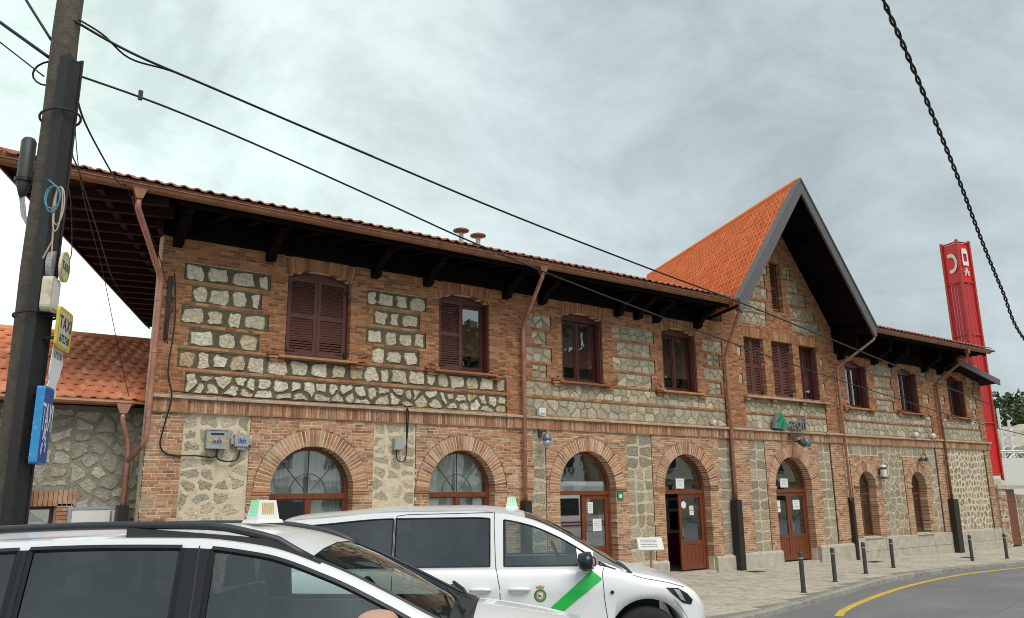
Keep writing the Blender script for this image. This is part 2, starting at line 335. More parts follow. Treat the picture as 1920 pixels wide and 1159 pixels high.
# ================================================================== GROUND, ROAD, PAVEMENT
def rise(x, y):                                   # the street climbs from the building towards the camera
    D = (x - CAMP.x) * VH.x + (y - CAMP.y) * VH.y
    return 0.6 * smooth01((14.8 - D) / 4.6)
def pz(x): return -0.15 * smooth01((x - 21) / 14.0)   # pavement falls a little to the right
def road_z(x, y): return -0.12 + pz(x) + rise(x, y)
def struct(o): o['kind'] = 'structure'; return o
g = MB(); g.add([(-900, -900, -.9), (900, -900, -.9), (900, 900, -.9), (-900, 900, -.9)], [(0, 1, 2, 3)])
struct(g.build('ground', M['soil']))
g = MB(); nx, ny = 110, 60; X0, X1, Y0, Y1 = -60, 75, -60, 1.5
for j in range(ny + 1):
    for i in range(nx + 1):
        x = X0 + (X1 - X0) * i / nx; y = Y0 + (Y1 - Y0) * j / ny; g.v.append((x, y, road_z(x, y)))
for j in range(ny):
    for i in range(nx):
        a = j * (nx + 1) + i; g.f.append([a, a + 1, a + nx + 2, a + nx + 1]); g.m.append(0)
struct(g.build('road', M['asph'], smooth=True))
KP = [(-22, -7.6), (-8, -7.3), (0, -6.95), (2, -6.3), (4, -5.55), (6.5, -5.5), (9.5, -5.95), (11.2, -6.02), (12.8, -5.85), (15, -5.38), (17.4, -4.80), (19.5, -4.28), (21.65, -3.87), (25.5, -3.62), (29.45, -3.6), (34, -3.75), (40, -4.3), (48, -5.6), (60, -8)]
def kerb_y(x): return cinterp(KP, x)
# kerb stones, one by one
pv = thing('pavement', 'pale stone pavement in front of the station', 'pavement', (18, -2, 0))
del pv['label']; del pv['category']; pv['kind'] = 'structure'
x = -20.0; r_ = random.Random(3)
while x < 55:
    L_ = r_.uniform(.85, 1.15) if x > 8 else 2.5; g = MB(); n = 3
    for k in range(n + 1):
        xx = x + (L_ - .012) * k / n; y = kerb_y(xx); z = pz(xx) + rise(xx, y) + r_.uniform(-.003, .003)
        g.v += [(xx, y, z - .26), (xx, y, z - .025), (xx + .0, y + .02, z - .004), (xx, y + .15, z), (xx, y + .15, z - .26)]
    for k in range(n):
        for q in range(4): a = k * 5 + q; g.f.append([a, a + 5, a + 6, a + 1]); g.m.append(0)
    g.f += [[0, 1, 2, 3, 4], [n * 5 + q for q in (4, 3, 2, 1, 0)]]; g.m += [0, 0]
    g.build('kerb_stone', M['kerb'], pv); x += L_
# paving bed + slabs
g = MB(); n = 90
for i in range(n + 1):
    xx = -20 + 75 * i / n; yk = kerb_y(xx) + .15
    for t in (0, .25, .5, .75, 1): y = yk + (1.6 - yk) * t; g.v.append((xx, y, pz(xx) + rise(xx, y) - .012))
for i in range(n):
    for t in range(4): a = i * 5 + t; g.f.append([a, a + 5, a + 6, a + 1]); g.m.append(0)
g.build('paving_bed', M['pavebed'], pv, smooth=True)
slabs = []
sx_, sy_ = .40, .30
for j in range(26):
    y0 = -7.3 + sy_ * j
    for i in range(int(34 / sx_)):
        x0 = 8 + sx_ * i + (.2 if j % 2 else 0)
        if y0 + sy_ > .0 or min(y0 - kerb_y(x0), y0 - kerb_y(x0 + sx_)) < .16: continue
        xm, ym = x0 + sx_ / 2, y0 + sy_ / 2
        slabs.append(((Vector((xm, ym, 0)) - CAMP).length, xm, ym))
slabs.sort()
gm = MB(); gm.add([(-.5,-.5,0),(.5,-.5,0),(.5,.5,0),(-.5,.5,0),(-.5,-.5,-1),(.5,-.5,-1),(.5,.5,-1),(-.5,.5,-1)], [(0,1,2,3),(0,4,5,1),(1,5,6,2),(2,6,7,3),(3,7,4,0)])
slab_me = gm.mesh('paving_slab', M['pave'])
rest = MB()
for i, (d, xm, ym) in enumerate(slabs):
    z = pz(xm) + rise(xm, ym) + r_.uniform(-.002, .003)
    if i < 300:
        o = link('paving_slab', slab_me, pv, loc=(xm, ym, z)); o.scale = (sx_ - .012, sy_ - .012, .02)
    else:
        a, b = sx_ / 2 - .006, sy_ / 2 - .006
        rest.add([(xm-a,ym-b,z),(xm+a,ym-b,z),(xm+a,ym+b,z),(xm-a,ym+b,z),(xm-a,ym-b,z-.02),(xm+a,ym-b,z-.02),(xm+a,ym+b,z-.02),(xm-a,ym+b,z-.02)], [(0,1,2,3),(0,4,5,1),(1,5,6,2),(2,6,7,3),(3,7,4,0)])
rest.build('paving_slabs', M['pave'], pv, kind='stuff')
for (x, y, w, h) in ((19.56, -.75, .5, .35), (25.2, -1.02, .5, .35), (29.9, -1.7, .45, .35)):
    g = MB(); z = pz(x) + .004
    g.box(x - w/2, x + w/2, y - h/2, y + h/2, z, z + .006)
    for k in range(7): g.box(x - w/2 + .05 + k * .06, x - w/2 + .075 + k * .06, y - h/2 + .04, y + h/2 - .04, z + .006, z + .01)
    g.build('drain_cover', M['dgrey'], pv)
def strip(pts, w, name, m):
    g = MB(); n = len(pts)
    for i, p in enumerate(pts):
        a = Vector(pts[max(i-1,0)]); b = Vector(pts[min(i+1,n-1)]); d = (b - a).normalized(); nn = Vector((-d.y, d.x)) * w / 2
        for s in (-1, 1): q = Vector(p) + nn * s; g.v.append((q.x, q.y, road_z(q.x, q.y) + .006))
    for i in range(n - 1): g.f.append([2*i, 2*i+1, 2*i+3, 2*i+2]); g.m.append(0)
    return struct(g.build(name, m))
yp = [(14.55, -6.55), (15.2, -6.22), (16.4, -5.8), (17.87, -5.37), (20, -4.85), (22.86, -4.38), (25.2, -4.14), (27.84, -4.07), (32, -4.12), (38, -4.55), (48, -6.1)]
ypf = []
for i in range(70):
    x = 14.55 + (48 - 14.55) * (i / 69) ** 1.3; ypf.append((x, cinterp(yp, x)))
strip(ypf, .16, 'yellow_road_line', M['yellow'])
strip([(13.5, -7.32), (13.95, -7.05)], .14, 'white_road_dash', M['whitep'])

rcr = random.Random(77)
for (x, y, dx, dy, n) in ((17.2, -8.2, .42, .10, 9), (20.5, -6.3, .30, -.16, 8), (24, -5.6, .5, .06, 9), (15.6, -7.6, .05, -.22, 7)):
    pts = [(x, y)]
    for k in range(n): pts.append((pts[-1][0] + dx * rcr.uniform(.5, 1.2) + rcr.uniform(-.08, .08), pts[-1][1] + dy + rcr.uniform(-.09, .09)))
    strip(pts, .014, 'road_crack', M['pavebed'])
# ================================================================== STATION BUILDING
SK = 0.39                                    # the plan is skewed: cross walls run back to the right
ST = thing('station_building', 'long brick and granite railway station with orange tiled front gable', 'building', (20, 4, 0))
CH_ = .0625                                  # brick course
X_L, X_R = 3.2, 36.4
Z_TOP = 7.42
WINX = [6.46, 10.17, 13.92, 17.70]
WINR = [26.95, 30.48, 34.25]
GC = 22.68                                   # gable centre line
# --- openings: kind, xc, half width, z0, spring z, rise, ring
OPS = []
for xc, r in ((6.48, .90), (10.13, .90), (13.98, .96), (17.73, .95), (22.70, .95)): OPS.append(dict(k='arch', xc=xc, r=r, z0=.0, zs=2.36, rise=r, ring=.34, n=43))
for xc in (26.93, 30.38): OPS.append(dict(k='small', xc=xc, r=.53, z0=.62, zs=2.36, rise=.53, ring=.30, n=25))
for xc in WINX: OPS.append(dict(k='up', xc=xc, r=.73, z0=5.13, zs=6.86, rise=.16, ring=.36, n=31))
for xc in WINR: OPS.append(dict(k='up', xc=xc, r=.69, z0=5.13, zs=6.66, rise=.20, ring=.33, n=27))
for xc, r in ((21.22, .50), (22.70, .57), (24.12, .50)): OPS.append(dict(k='flat', xc=xc, r=r, z0=5.22, zs=7.10, rise=.0, ring=.33, n=15))
OPS.append(dict(k='slit', xc=22.68, r=.30, z0=8.10, zs=9.86, rise=.0, ring=.3, n=9))
def hole(op, z, out=False):
    """half width of an opening at height z (out: incl. arch ring)"""
    if z < op['z0']: return None
    if z <= op['zs']: return op['r']
    if op['k'] in ('arch', 'small'):
        rr = op['r'] + (op['ring'] if out else .0); h = z - op['zs']
        return math.sqrt(rr * rr - h * h) if h < rr else None
    top = op['zs'] + op['rise'] + op['ring']
    if out: return op['r'] + .02 + (z - op['zs']) * .16 if z < top else None
    if op['rise'] and z < op['zs'] + op['rise']:
        return op['r'] * math.sqrt(max(0, 1 - (z - op['zs']) / op['rise']))
    return None
# --- stone panels: x0,x1,z0,z1,style
PAN = []
def zrow(k): return 4.17 + [0, .5, .9375, 1.375, 1.8125, 2.25][k]      # bottoms of rows r6..r1
def upper_bay(xa, xb, st, top=5):
    """stack of alternating wide / narrow stone panels between two brick jambs"""
    for k in range(1, top + 1):
        ins = 0 if k % 2 == 1 else .17
        if xb - xa - 2 * ins > .2: PAN.append((xa + ins, xb - ins, zrow(k), zrow(k) + .375, st))
upper_bay(3.63, 5.37, 'A'); upper_bay(7.56, 9.10, 'A'); upper_bay(12.02, 12.86, 'B'); upper_bay(15.01, 16.66, 'B'); upper_bay(18.74, 19.66, 'B')
for a, b, st in ((5.37, 7.56, 'A'), (9.10, 11.40, 'A'), (12.86, 15.01, 'B'), (16.66, 18.74, 'B')): PAN.append((a, b, zrow(1), zrow(1) + .375, st))
PAN.append((3.80, 11.40, zrow(0), zrow(0) + .4375, 'A')); PAN.append((12.02, 19.66, zrow(0), zrow(0) + .4375, 'B'))
# gable bay
PAN += [(20.58, 24.88, zrow(0), zrow(0) + .4375, 'B'), (20.58, 24.88, zrow(1), zrow(1) + .375, 'B')]
for k, zz in enumerate((5.55, 6.42)): PAN += [(20.36, 20.56, zz, zz + .31, 'B'), (24.78, 24.95, zz, zz + .31, 'B')]
for z0, xa, xb in ((7.59, 23.37, 24.93), (8.03, 23.33, 24.70), (8.47, 23.20, 24.30), (8.91, 23.28, 23.92), (9.35, 23.10, 23.53)):
    PAN += [(xa, xb, z0, z0 + .375, 'B'), (2 * GC - xb, 2 * GC - xa, z0, z0 + .375, 'B')]
# right wing, upper floor
PAN += [(25.80, 31.95, zrow(0), zrow(0) + .4375, 'B'), (32.70, 35.95, zrow(0), zrow(0) + .4375, 'B')]
for a, b in ((25.80, 26.0), (27.95, 29.45), (31.50, 31.95), (32.70, 33.22), (35.28, 35.90)):
    upper_bay(a, b, 'B', 5)
for a, b in ((26.0, 27.95), (29.45, 31.5), (33.22, 35.28)): PAN.append((a, b, zrow(1), zrow(1) + .375, 'B'))
PAN += [(25.62, 25.74, 5.11, 5.48, 'B'), (25.62, 25.74, 5.98, 6.35, 'B')]
# ground floor stone
GZ0, GZ1 = .44, 3.8125
for a, b, st in ((3.84, 5.13, 'C'), (7.83, 8.88, 'C'), (12.18, 12.60, 'G'), (15.40, 16.35, 'G'), (19.14, 19.69, 'G'), (20.54, 21.36, 'G'), (24.19, 24.88, 'G')): PAN.append((a, b, GZ0, GZ1, st))
WZ0 = .625
# wing: stone field around two brick-framed windows
PAN += [(25.60, 26.0, WZ0, GZ1, 'W'), (26.0, 27.86, 3.4375, GZ1, 'W'), (27.86, 29.45, WZ0, GZ1, 'W'), (29.45, 31.31, 3.4375, GZ1, 'W'), (31.31, 31.90, WZ0, GZ1, 'W'), (32.61, 35.93, WZ0, GZ1, 'W')]
def gable_half(z):                            # wall half width of the gable at height z
    return 2.96 if z < 7.9 else 2.96 - (z - 7.9) / 1.263
def wall_span(z):
    return (X_L, X_R)
def cut(iv, a, b):
    o = []
    for (p, q, fl, fr) in iv:
        if b <= p or a >= q: o.append((p, q, fl, fr)); continue
        if a > p + .01: o.append((p, a, fl, 1))
        if b < q - .01: o.append((b, q, 1, fr))
    return o
def intervals(z, panels=True, out=True):
    """brick intervals (x0,x1,left edge is opening?,right edge ...) of the facade at height z"""
    if z < Z_TOP: iv = [(X_L, X_R, 0, 0)]
    else:
        h = gable_half(z)
        if h < .05: return []
        iv = [(GC - h, GC + h, 0, 0)]
    if z > 6.9: iv2 = []
    for op in OPS:
        h = hole(op, z, out)
        if h: iv = cut(iv, op['xc'] - h, op['xc'] + h)
    if panels:
        for (a, b, c, d, st) in PAN:
            if c <= z < d: iv = [(p, q, (fl if not (abs(p - b) < 1e-6) else 2), (fr if not (abs(q - a) < 1e-6) else 2)) for (p, q, fl, fr) in cut(iv, a, b)]
    return iv
# backing wall (mortar coloured core with real openings)
g = MB(); z = 0.0
while z < 11.4:
    zc = z + CH_ / 2
    for (a, b, *_r) in intervals(zc, False, False): g.box(a, b, 0, .34, z, z + CH_)
    z += CH_
g.build('wall_core', M['mortC'], ST)
# panels' pointing beds
beds = {}
BM = {'A': 'mortA', 'B': 'mortB', 'C': 'mortC', 'G': 'mortW', 'W': 'mortW'}
for (a, b, c, d, st) in PAN: MB().add([(a, -.004, c), (b, -.004, c), (b, -.004, d), (a, -.004, d)], [(0, 1, 2, 3)]).build('pointing_bed', M['mortC' if a > 32 and st == 'W' else BM[st]], ST)
# bricks
FACE = -.040; MORT = -.033
BR = []; mortL, mortU = MB(), MB(); rb = random.Random(11)
row = 0; z = 0.4375 - CH_ * 7
while z < 11.2:
    zc = z + CH_ / 2; row += 1
    if 3.8125 <= zc < 4.15: z += CH_; continue          # string course band is separate
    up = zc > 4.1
    for (a, b, fl, fr) in intervals(zc, True, True):
        if zc < .42: continue
        w = b - a
        if w < .03: continue
        # adjoining an opening?
        def at_open(x):
            for op in OPS:
                h = hole(op, zc, True)
                if h and zc <= op['zs'] and (abs(x - op['xc'] - h) < .012 or abs(x - op['xc'] + h) < .012): return True
            return False
        pil = any(p <= (a + b) / 2 <= q for p, q in ((X_L, 3.84), (11.41, 12.18), (19.69, 20.54), (24.88, 25.62), (31.9, 32.61), (35.93, X_R)))
        off = -.03 if (pil and not up and w < 1.0) else 0.0
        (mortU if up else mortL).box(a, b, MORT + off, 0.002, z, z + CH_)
        ol, orr = at_open(a), at_open(b)
        x = a - (.0 if not (row % 2) else rb.uniform(.06, .12)); first = True
        while x < b - .001:
            ln = rb.choice((.235, .235, .235, .115, .175)) + rb.uniform(-.012, .012)
            x0, x1 = max(x, a), min(x + ln - .014, b)
            if b - x1 < .035: x1 = b
            if x1 - x0 > .02:
                isl = ol and x0 <= a + .001; isr = orr and x1 >= b - .001
                BR.append((x0 - (.006 if isl else 0), x1 + (.006 if isr else 0), FACE + off + rb.uniform(-.004, .004), .30 if (isl or isr) else 0.0, z + .007 + rb.uniform(-.002, .002), z + CH_ - .0085 + rb.uniform(-.002, .002), up))
            x = x1 + .014 if x1 < b else b
    z += CH_
mortL.build('brick_joints', M['mortL'], ST); mortU.build('brick_joints', M['mortU'], ST)
def bdist(b):
    c = Vector(((b[0]+b[1])/2, 0, (b[4]+b[5])/2)); d = (c - CAMP).length
    vis = c.z > (2.05 if c.x < 8.2 else 2.3)
    return -((b[1]-b[0]) * (b[5]-b[4]) / d / d) if vis else 0
BR.sort(key=bdist)
um = MB(); um.add([(-.5,0,-.5),(.5,0,-.5),(.5,0,.5),(-.5,0,.5),(-.5,1,-.5),(.5,1,-.5),(.5,1,.5),(-.5,1,.5)], [(0,1,2,3),(0,4,5,1),(1,5,6,2),(2,6,7,3),(3,7,4,0)])
ubU, ubL = um.mesh('brick', M['brickU']), um.mesh('brick', M['brickL'])
bu, bl = MB(), MB()
for i, (x0, x1, y0, y1, z0, z1, up) in enumerate(BR):
    if i < 300:
        o = link('brick', ubU if up else ubL, ST, loc=((x0+x1)/2, y0, (z0+z1)/2)); o.scale = (x1-x0, y1-y0, z1-z0)
    else:
        (bu if up else bl).add([(x0,y0,z0),(x1,y0,z0),(x1,y0,z1),(x0,y0,z1),(x0,y1,z0),(x1,y1,z0),(x1,y1,z1),(x0,y1,z1)], [(0,1,2,3),(0,4,5,1),(1,5,6,2),(2,6,7,3),(3,7,4,0)])
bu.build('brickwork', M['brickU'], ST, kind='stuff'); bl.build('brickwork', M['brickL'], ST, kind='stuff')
# arch bricks (voussoirs), each a wedge
VO = []
for op in OPS:
    n, xc, zs, ring = op['n'], op['xc'], op['zs'], op['ring']; up = op['k'] in ('up', 'flat', 'slit')
    for i in range(n):
        mid = abs(i - (n - 1) / 2) < (1.2 if op['k'] == 'arch' else .6)
        pr = -.052 - (.012 if mid and not up else 0) + rb.uniform(-.004, .004)
        if op['k'] in ('arch', 'small'):
            a0 = math.pi * (i + .13) / n; a1 = math.pi * (i + .87) / n; r0, r1 = op['r'] - .004, op['r'] + ring + rb.uniform(-.012, .006)
            poly = [(xc + r0 * math.cos(a0), zs + r0 * math.sin(a0)), (xc + r1 * math.cos(a0), zs + r1 * math.sin(a0)), (xc + r1 * math.cos(a1), zs + r1 * math.sin(a1)), (xc + r0 * math.cos(a1), zs + r0 * math.sin(a1))]
        else:
            def pt(t, top):
                s_ = 2 * t - 1; x = xc + s_ * (op['r'] + (.075 if top else .005)); zc = zs + op['rise'] * (1 - s_ * s_)
                return (x, zc + (ring * (1 if op['k'] != 'up' else .97) if top else -.004))
            t0, t1 = (i + .14) / n, (i + .86) / n
            poly = [pt(t0, 0), pt(t1, 0), pt(t1, 1), pt(t0, 1)]
        VO.append((poly, pr, up))
    # joint bed behind the ring
def vkey(v):
    c = v[0][0]; d = (Vector((c[0], 0, c[1])) - CAMP).length; return d
VO.sort(key=vkey)
vU, vL = MB(), MB()
for i, (poly, pr, up) in enumerate(VO):
    if i < 300:
        cx, cz = poly[0]; gg = MB(); gg.prism([(p[0]-cx, p[1]-cz) for p in poly], 'y', 0, .34 - pr)
        link('arch_brick', gg.mesh('arch_brick', M['brickU' if up else 'brickL']), ST, loc=(cx, pr, cz))
    else: (vU if up else vL).prism(poly, 'y', pr, .34)
vU.build('arch_bricks', M['brickU'], ST, kind='stuff'); vL.build('arch_bricks', M['brickL'], ST, kind='stuff')
for op in OPS:                                # mortar between the wedges
    xc, zs = op['xc'], op['zs']; jb = MB()
    if op['k'] in ('arch', 'small'):
        n = 24; r0, r1 = op['r'] + .004, op['r'] + op['ring'] - .012
        for i in range(n):
            a0, a1 = math.pi * i / n, math.pi * (i + 1) / n
            jb.prism([(xc + r * math.cos(a), zs + r * math.sin(a)) for r, a in ((r0, a0), (r1, a0), (r1, a1), (r0, a1))], 'y', -.047, .338)
    else:
        n = 12
        for i in range(n):
            def pt(t, top):
                s_ = 2 * t - 1; return (xc + s_ * (op['r'] + (.07 if top else .0)), zs + op['rise'] * (1 - s_ * s_) + (op['ring'] - .015 if top else .004))
            jb.prism([pt(i / n, 0), pt((i + 1) / n, 0), pt((i + 1) / n, 1), pt(i / n, 1)], 'y', -.047, .338)
    jb.build('arch_joints', M['mortL' if op['k'] in ('arch', 'small') else 'mortU'], ST)
# imposts at the springing of the arches
for op in OPS:
    if op['k'] in ('arch', 'small'):
        for s in (-1, 1):
            a = op['xc'] + s * op['r']; b = op['xc'] + s * (op['r'] + op['ring'] + .02); x0, x1 = min(a, b), max(a, b)
            g = MB(); g.box(x0 - (.015 if s > 0 else 0), x1 + (.015 if s < 0 else 0), -.075, .30, 2.335, 2.385); g.box(x0 - (.008 if s > 0 else 0), x1 + (.008 if s < 0 else 0), -.062, .30, 2.285, 2.333)
            g.build('impost', M['brickL'], ST)
# string course: soldier bricks + stone cap
SO = []
x = X_L
while x < X_R:
    w = .062 + rb.uniform(-.004, .004); SO.append((x, min(x + w - .008, X_R))); x += w
pils = ((X_L - .02, 3.86), (11.38, 12.06), (19.69, 20.58), (24.86, 25.64), (31.9, 32.68), (35.93, X_R + .02))
def inpil(x): return any(p <= x <= q for p, q in pils)
g1, idx = MB(), 0
for (a, b) in SO:
    y0 = (-.13 if inpil(a) else -.085) + rb.uniform(-.005, .005)
    if idx < 140 and a < 12:
        gg = MB(); gg.box(0, b - a, 0, -y0, 0, .225); link('soldier_brick', gg.mesh('soldier_brick', M['brickL']), ST, loc=(a, y0, 3.835)); idx += 1
    else: g1.box(a, b, y0, 0, 3.835, 4.06)
g1.build('soldier_bricks', M['brickL'], ST, kind='stuff')
g = MB(); g.box(X_L, X_R, -.068, 0.003, 3.822, 4.072)
for p, q in pils: g.box(p, q, -.112, .003, 3.820, 4.074)
g.build('brick_joints', M['mortL'], ST)
x = X_L - .03; k = 0
while x < X_R + .03:                           # cap stones with open joints
    w = rb.uniform(.5, .75); e_ = min(x + w, X_R + .03); g = MB(); yy = (-.19 if inpil((x + e_) / 2) else -.15) + rb.uniform(-.006, .004)
    g.prism([(yy, 4.085), (yy, 4.125), (yy + .03, 4.142), (.0, 4.165), (.0, 4.076), (yy + .05, 4.076)], 'x', x, e_ - .006)
    g.build('string_cap', M['cap'], ST); x = e_
# --- stones
def clip(poly, px, pz_, nx_, nz_):
    out = []
    for i in range(len(poly)):
        a, b = poly[i], poly[(i + 1) % len(poly)]
        da = (a[0]-px)*nx_ + (a[1]-pz_)*nz_; db = (b[0]-px)*nx_ + (b[1]-pz_)*nz_
        if da <= 0: out.append(a)
        if (da < 0 < db) or (db < 0 < da): t = da / (da - db); out.append((a[0]+(b[0]-a[0])*t, a[1]+(b[1]-a[1])*t))
    return out
def vor(x0, x1, z0, z1, pts):
    res = []
    for i, p in enumerate(pts):
        poly = [(x0, z0), (x1, z0), (x1, z1), (x0, z1)]
        near = sorted(((q[0]-p[0])**2 + (q[1]-p[1])**2, j) for j, q in enumerate(pts) if j != i)[:14]
        for d, j in near:
            q = pts[j]; poly = clip(poly, (p[0]+q[0])/2, (p[1]+q[1])/2, q[0]-p[0], q[1]-p[1])
            if len(poly) < 3: break
        if len(poly) >= 3: res.append(poly)
    return res
def inset(poly, g):
    """move every edge inwards by g"""
    out = poly; n = len(poly); ar = sum(poly[i][0]*poly[(i+1)%n][1]-poly[(i+1)%n][0]*poly[i][1] for i in range(n))
    if ar < 0: poly = poly[::-1]; out = poly
    for i in range(n):
        a, b = poly[i], poly[(i+1) % n]; dx, dz = b[0]-a[0], b[1]-a[1]; l = math.hypot(dx, dz)
        if l < 1e-4: continue
        nx_, nz_ = dz / l, -dx / l                 # outward
        out = clip(out, a[0] - nx_ * g, a[1] - nz_ * g, nx_, nz_)
        if len(out) < 3: return []
    return out
def chaikin(p, t=.28):
    o = []
    for i in range(len(p)):
        a, b = p[i], p[(i+1) % len(p)]
        o += [(a[0]+(b[0]-a[0])*t, a[1]+(b[1]-a[1])*t), (a[0]+(b[0]-a[0])*(1-t), a[1]+(b[1]-a[1])*(1-t))]
    return o
rs = random.Random(23); STN = []
def rough(poly, j):
    # split long edges, then jitter for a hewn outline
    o = []
    for i in range(len(poly)):
        a, b = poly[i], poly[(i+1) % len(poly)]; o.append(a)
        if math.hypot(b[0]-a[0], b[1]-a[1]) > .085: o.append(((a[0]+b[0])/2, (a[1]+b[1])/2))
    return [(p[0] + rs.uniform(-j, j), p[1] + rs.uniform(-j, j)) for p in o]
def stone(poly, h, m, jit=.012, yb=-.004):
    poly = [p for i, p in enumerate(poly) if math.hypot(p[0]-poly[i-1][0], p[1]-poly[i-1][1]) > .012]
    if len(poly) < 3: return
    poly = rough(chaikin(poly, .13), jit)
    n = len(poly); cx = sum(p[0] for p in poly) / n; cz = sum(p[1] for p in poly) / n
    ar = abs(sum(poly[i][0]*poly[(i+1)%n][1]-poly[(i+1)%n][0]*poly[i][1] for i in range(n))) / 2
    if ar < .004: return
    STN.append((poly, cx, cz, ar, h, m, yb))
def cells(x0, x1, z0, z1, sx, sz, j, gap, h, m, jit=.012, p_skip=0, yb=-.004):
    nz_ = max(1, round((z1 - z0) / sz)); pts = []; dz = (z1 - z0) / nz_
    for r in range(nz_):
        nx_ = max(1, round((x1 - x0) / sx * rs.uniform(.85, 1.2))); dx = (x1 - x0) / nx_; o = .5 if nx_ < 2 else .5 + (.25 if r % 2 else -.25) * (1 if nx_ > 1 else 0)
        for c in range(nx_):
            px = x0 + dx * (c + .5 + rs.uniform(-j, j)); pzz = z0 + dz * (r + .5 + rs.uniform(-j, j) * (.8 if nz_ > 1 else .25))
            pts.append((min(max(px, x0 + .03), x1 - .03), min(max(pzz, z0 + .02), z1 - .02)))
    for poly in vor(x0, x1, z0, z1, pts):
        q = inset(poly, gap * rs.uniform(.75, 1.35))
        if len(q) >= 3 and rs.random() > p_skip: stone(q, h * rs.uniform(.5, 1.4), m, jit, yb)
for (a, b, c, d, st) in PAN:
    w, hgt = b - a, d - c
    if st == 'A':
        if hgt > .42: cells(a, b, c, d, .34, .215, .38, .034, .022, 'stoneA', .024)
        else: cells(a, b, c, d, .40, .375, .36, .046, .026, 'stoneA', .030)
    elif st == 'B':
        if w < .25: cells(a, b, c, d, .3, .37, .05, .018, .02, 'stoneB', .008)
        elif w < .6: cells(a, b, c, d, .3, .2, .2, .03, .02, 'stoneB', .012)
        else: cells(a, b, c, d, .30, .20, .36, .017, .010, 'stoneB', .012)
    elif st == 'C': cells(a, b, c, d, .36, .235, .34, .036, .007, 'stoneB', .028, .08)
    elif st == 'G': cells(a, b, c, d, .40 if w > .6 else .5, .31, .07, .024, .008, 'stoneC', .018)
    elif st == 'W':
        if a > 32: cells(a, b, c, d, .26, .25, .34, .036, .008, 'stoneC', .014)
        else: cells(a, b, c, d, .36, .27, .32, .024, .007, 'stoneC', .014)
def stone_mesh(gb, poly, cx, cz, h, yb, ox=0, oz=0):
    n = len(poly)
    vs = [(p[0]-ox, yb, p[1]-oz) for p in poly]
    vs += [(cx + (p[0]-cx)*.93 - ox, yb - h * rs.uniform(.8, 1.2), cz + (p[1]-cz)*.93 - oz) for p in poly]
    vs += [(cx - ox + rs.uniform(-.01,.01), yb - h * rs.uniform(.85, 1.25), cz - oz)]
    fs = [(i, (i+1) % n, n + (i+1) % n, n + i) for i in range(n)] + [(n + i, n + (i+1) % n, 2 * n) for i in range(n)]
    gb.add(vs, fs)
STN.sort(key=lambda s: (-s[3] / (Vector((s[1], 0, s[2])) - CAMP).length_squared) if s[2] > (2.0 if s[1] < 8.3 else 1.4) else 0)
restS = {}
for i, (poly, cx, cz, ar, h, m, yb) in enumerate(STN):
    if i < 300:
        gg = MB(); stone_mesh(gg, poly, cx, cz, h, 0, cx, cz); link('stone', gg.mesh('stone', M[m]), ST, loc=(cx, yb, cz))
    else: stone_mesh(restS.setdefault(m, MB()), poly, cx, cz, h, yb)
for m, gb in restS.items(): gb.build('stonework', M[m], ST, kind='stuff')
# plinth blocks (openings stay free)
PB = [(3.1, 5.5, .42), (7.42, 9.2, .42), (11.06, 12.95, .42), (14.96, 16.74, .42), (18.72, 19.60, .42), (19.74, 21.72, .45), (23.68, 25.66, .50)]
for (a, b, h) in PB:
    g = MB(); y0 = -.16 if a > 19.7 else -.12
    bz = pz((a + b) / 2) - .1
    g.prism([(y0, bz), (y0, h - .05), (y0 + .03, h - .005), (y0 + .06, h + .01), (.3, h + .01), (.3, bz)], 'x', a, b); g.build('plinth_block', M['plinth'], ST)
for rowi, (z0, z1, dx) in enumerate(((-.3, .19, .0), (.195, .63, .55))):
    x = 25.72
    while x < X_R:
        e_ = min(x + 1.15 + rb.uniform(-.2, .25) + (dx if x < 25.8 else 0), X_R + .04)
        if X_R - e_ < .35: e_ = X_R + .04
        g = MB(); y0 = -.10 + rb.uniform(-.006, .006); g.prism([(y0, z0), (y0, z1 - .02), (y0 + .02, z1 - .004), (.3, z1 - .004), (.3, z0)], 'x', x, e_ - .010); g.build('plinth_block', M['plinth'], ST); x = e_
# window sills with their brick corbels
def sill(xc, hw, z=5.10, corb=.36):
    g = MB(); a, b = xc - hw, xc + hw
    g.prism([(-.17, z - .045), (-.17, z - .005), (-.02, z + .03), (.2, z + .03), (.2, z - .045)], 'x', a + .22, b - .22)
    g.build('window_sill', M['brickU'], ST)
    for s in (-1, 1):
        for k in range(3):
            x0 = xc + s * (hw - corb) if s > 0 else xc - hw; x0 = x0 + (.03 * k if s < 0 else 0); x1 = x0 + corb - .03 * k
            gg = MB(); gg.box(x0, x1, -.13 + .02 * k, -.02, z - .0 - .066 * k, z + .056 - .066 * k); gg.build('corbel_brick', M['brickU'], ST)
        gg = MB(); gg.tube([(xc + s * (hw - .12), -.13, z + .085), (xc + s * (hw - .12), -.2, z + .085), (xc + s * (hw - .02), -.21, z + .10)], .011, 5); gg.build('shutter_catch', M['black'], ST)
for xc in WINX: sill(xc, 1.10)
for xc in WINR: sill(xc, 1.02)
g = MB(); g.prism([(-.20, 5.13), (-.20, 5.18), (-.02, 5.21), (.2, 5.21), (.2, 5.13)], 'x', 20.5, 24.92); g.build('window_sill', M['cap'], ST)
for x in (20.52, 21.85, 23.42, 24.72): g = MB(); g.box(x, x + .17, -.17, -.02, 5.03, 5.128); g.build('corbel_brick', M['brickU'], ST)
for op in OPS:
    if op['k'] == 'small': g = MB(); g.prism([(-.13, .60), (-.13, .63), (.05, .67), (.25, .67), (.25, .60)], 'x', op['xc'] - .56, op['xc'] + .56); g.build('window_sill', M['plinth'], ST)
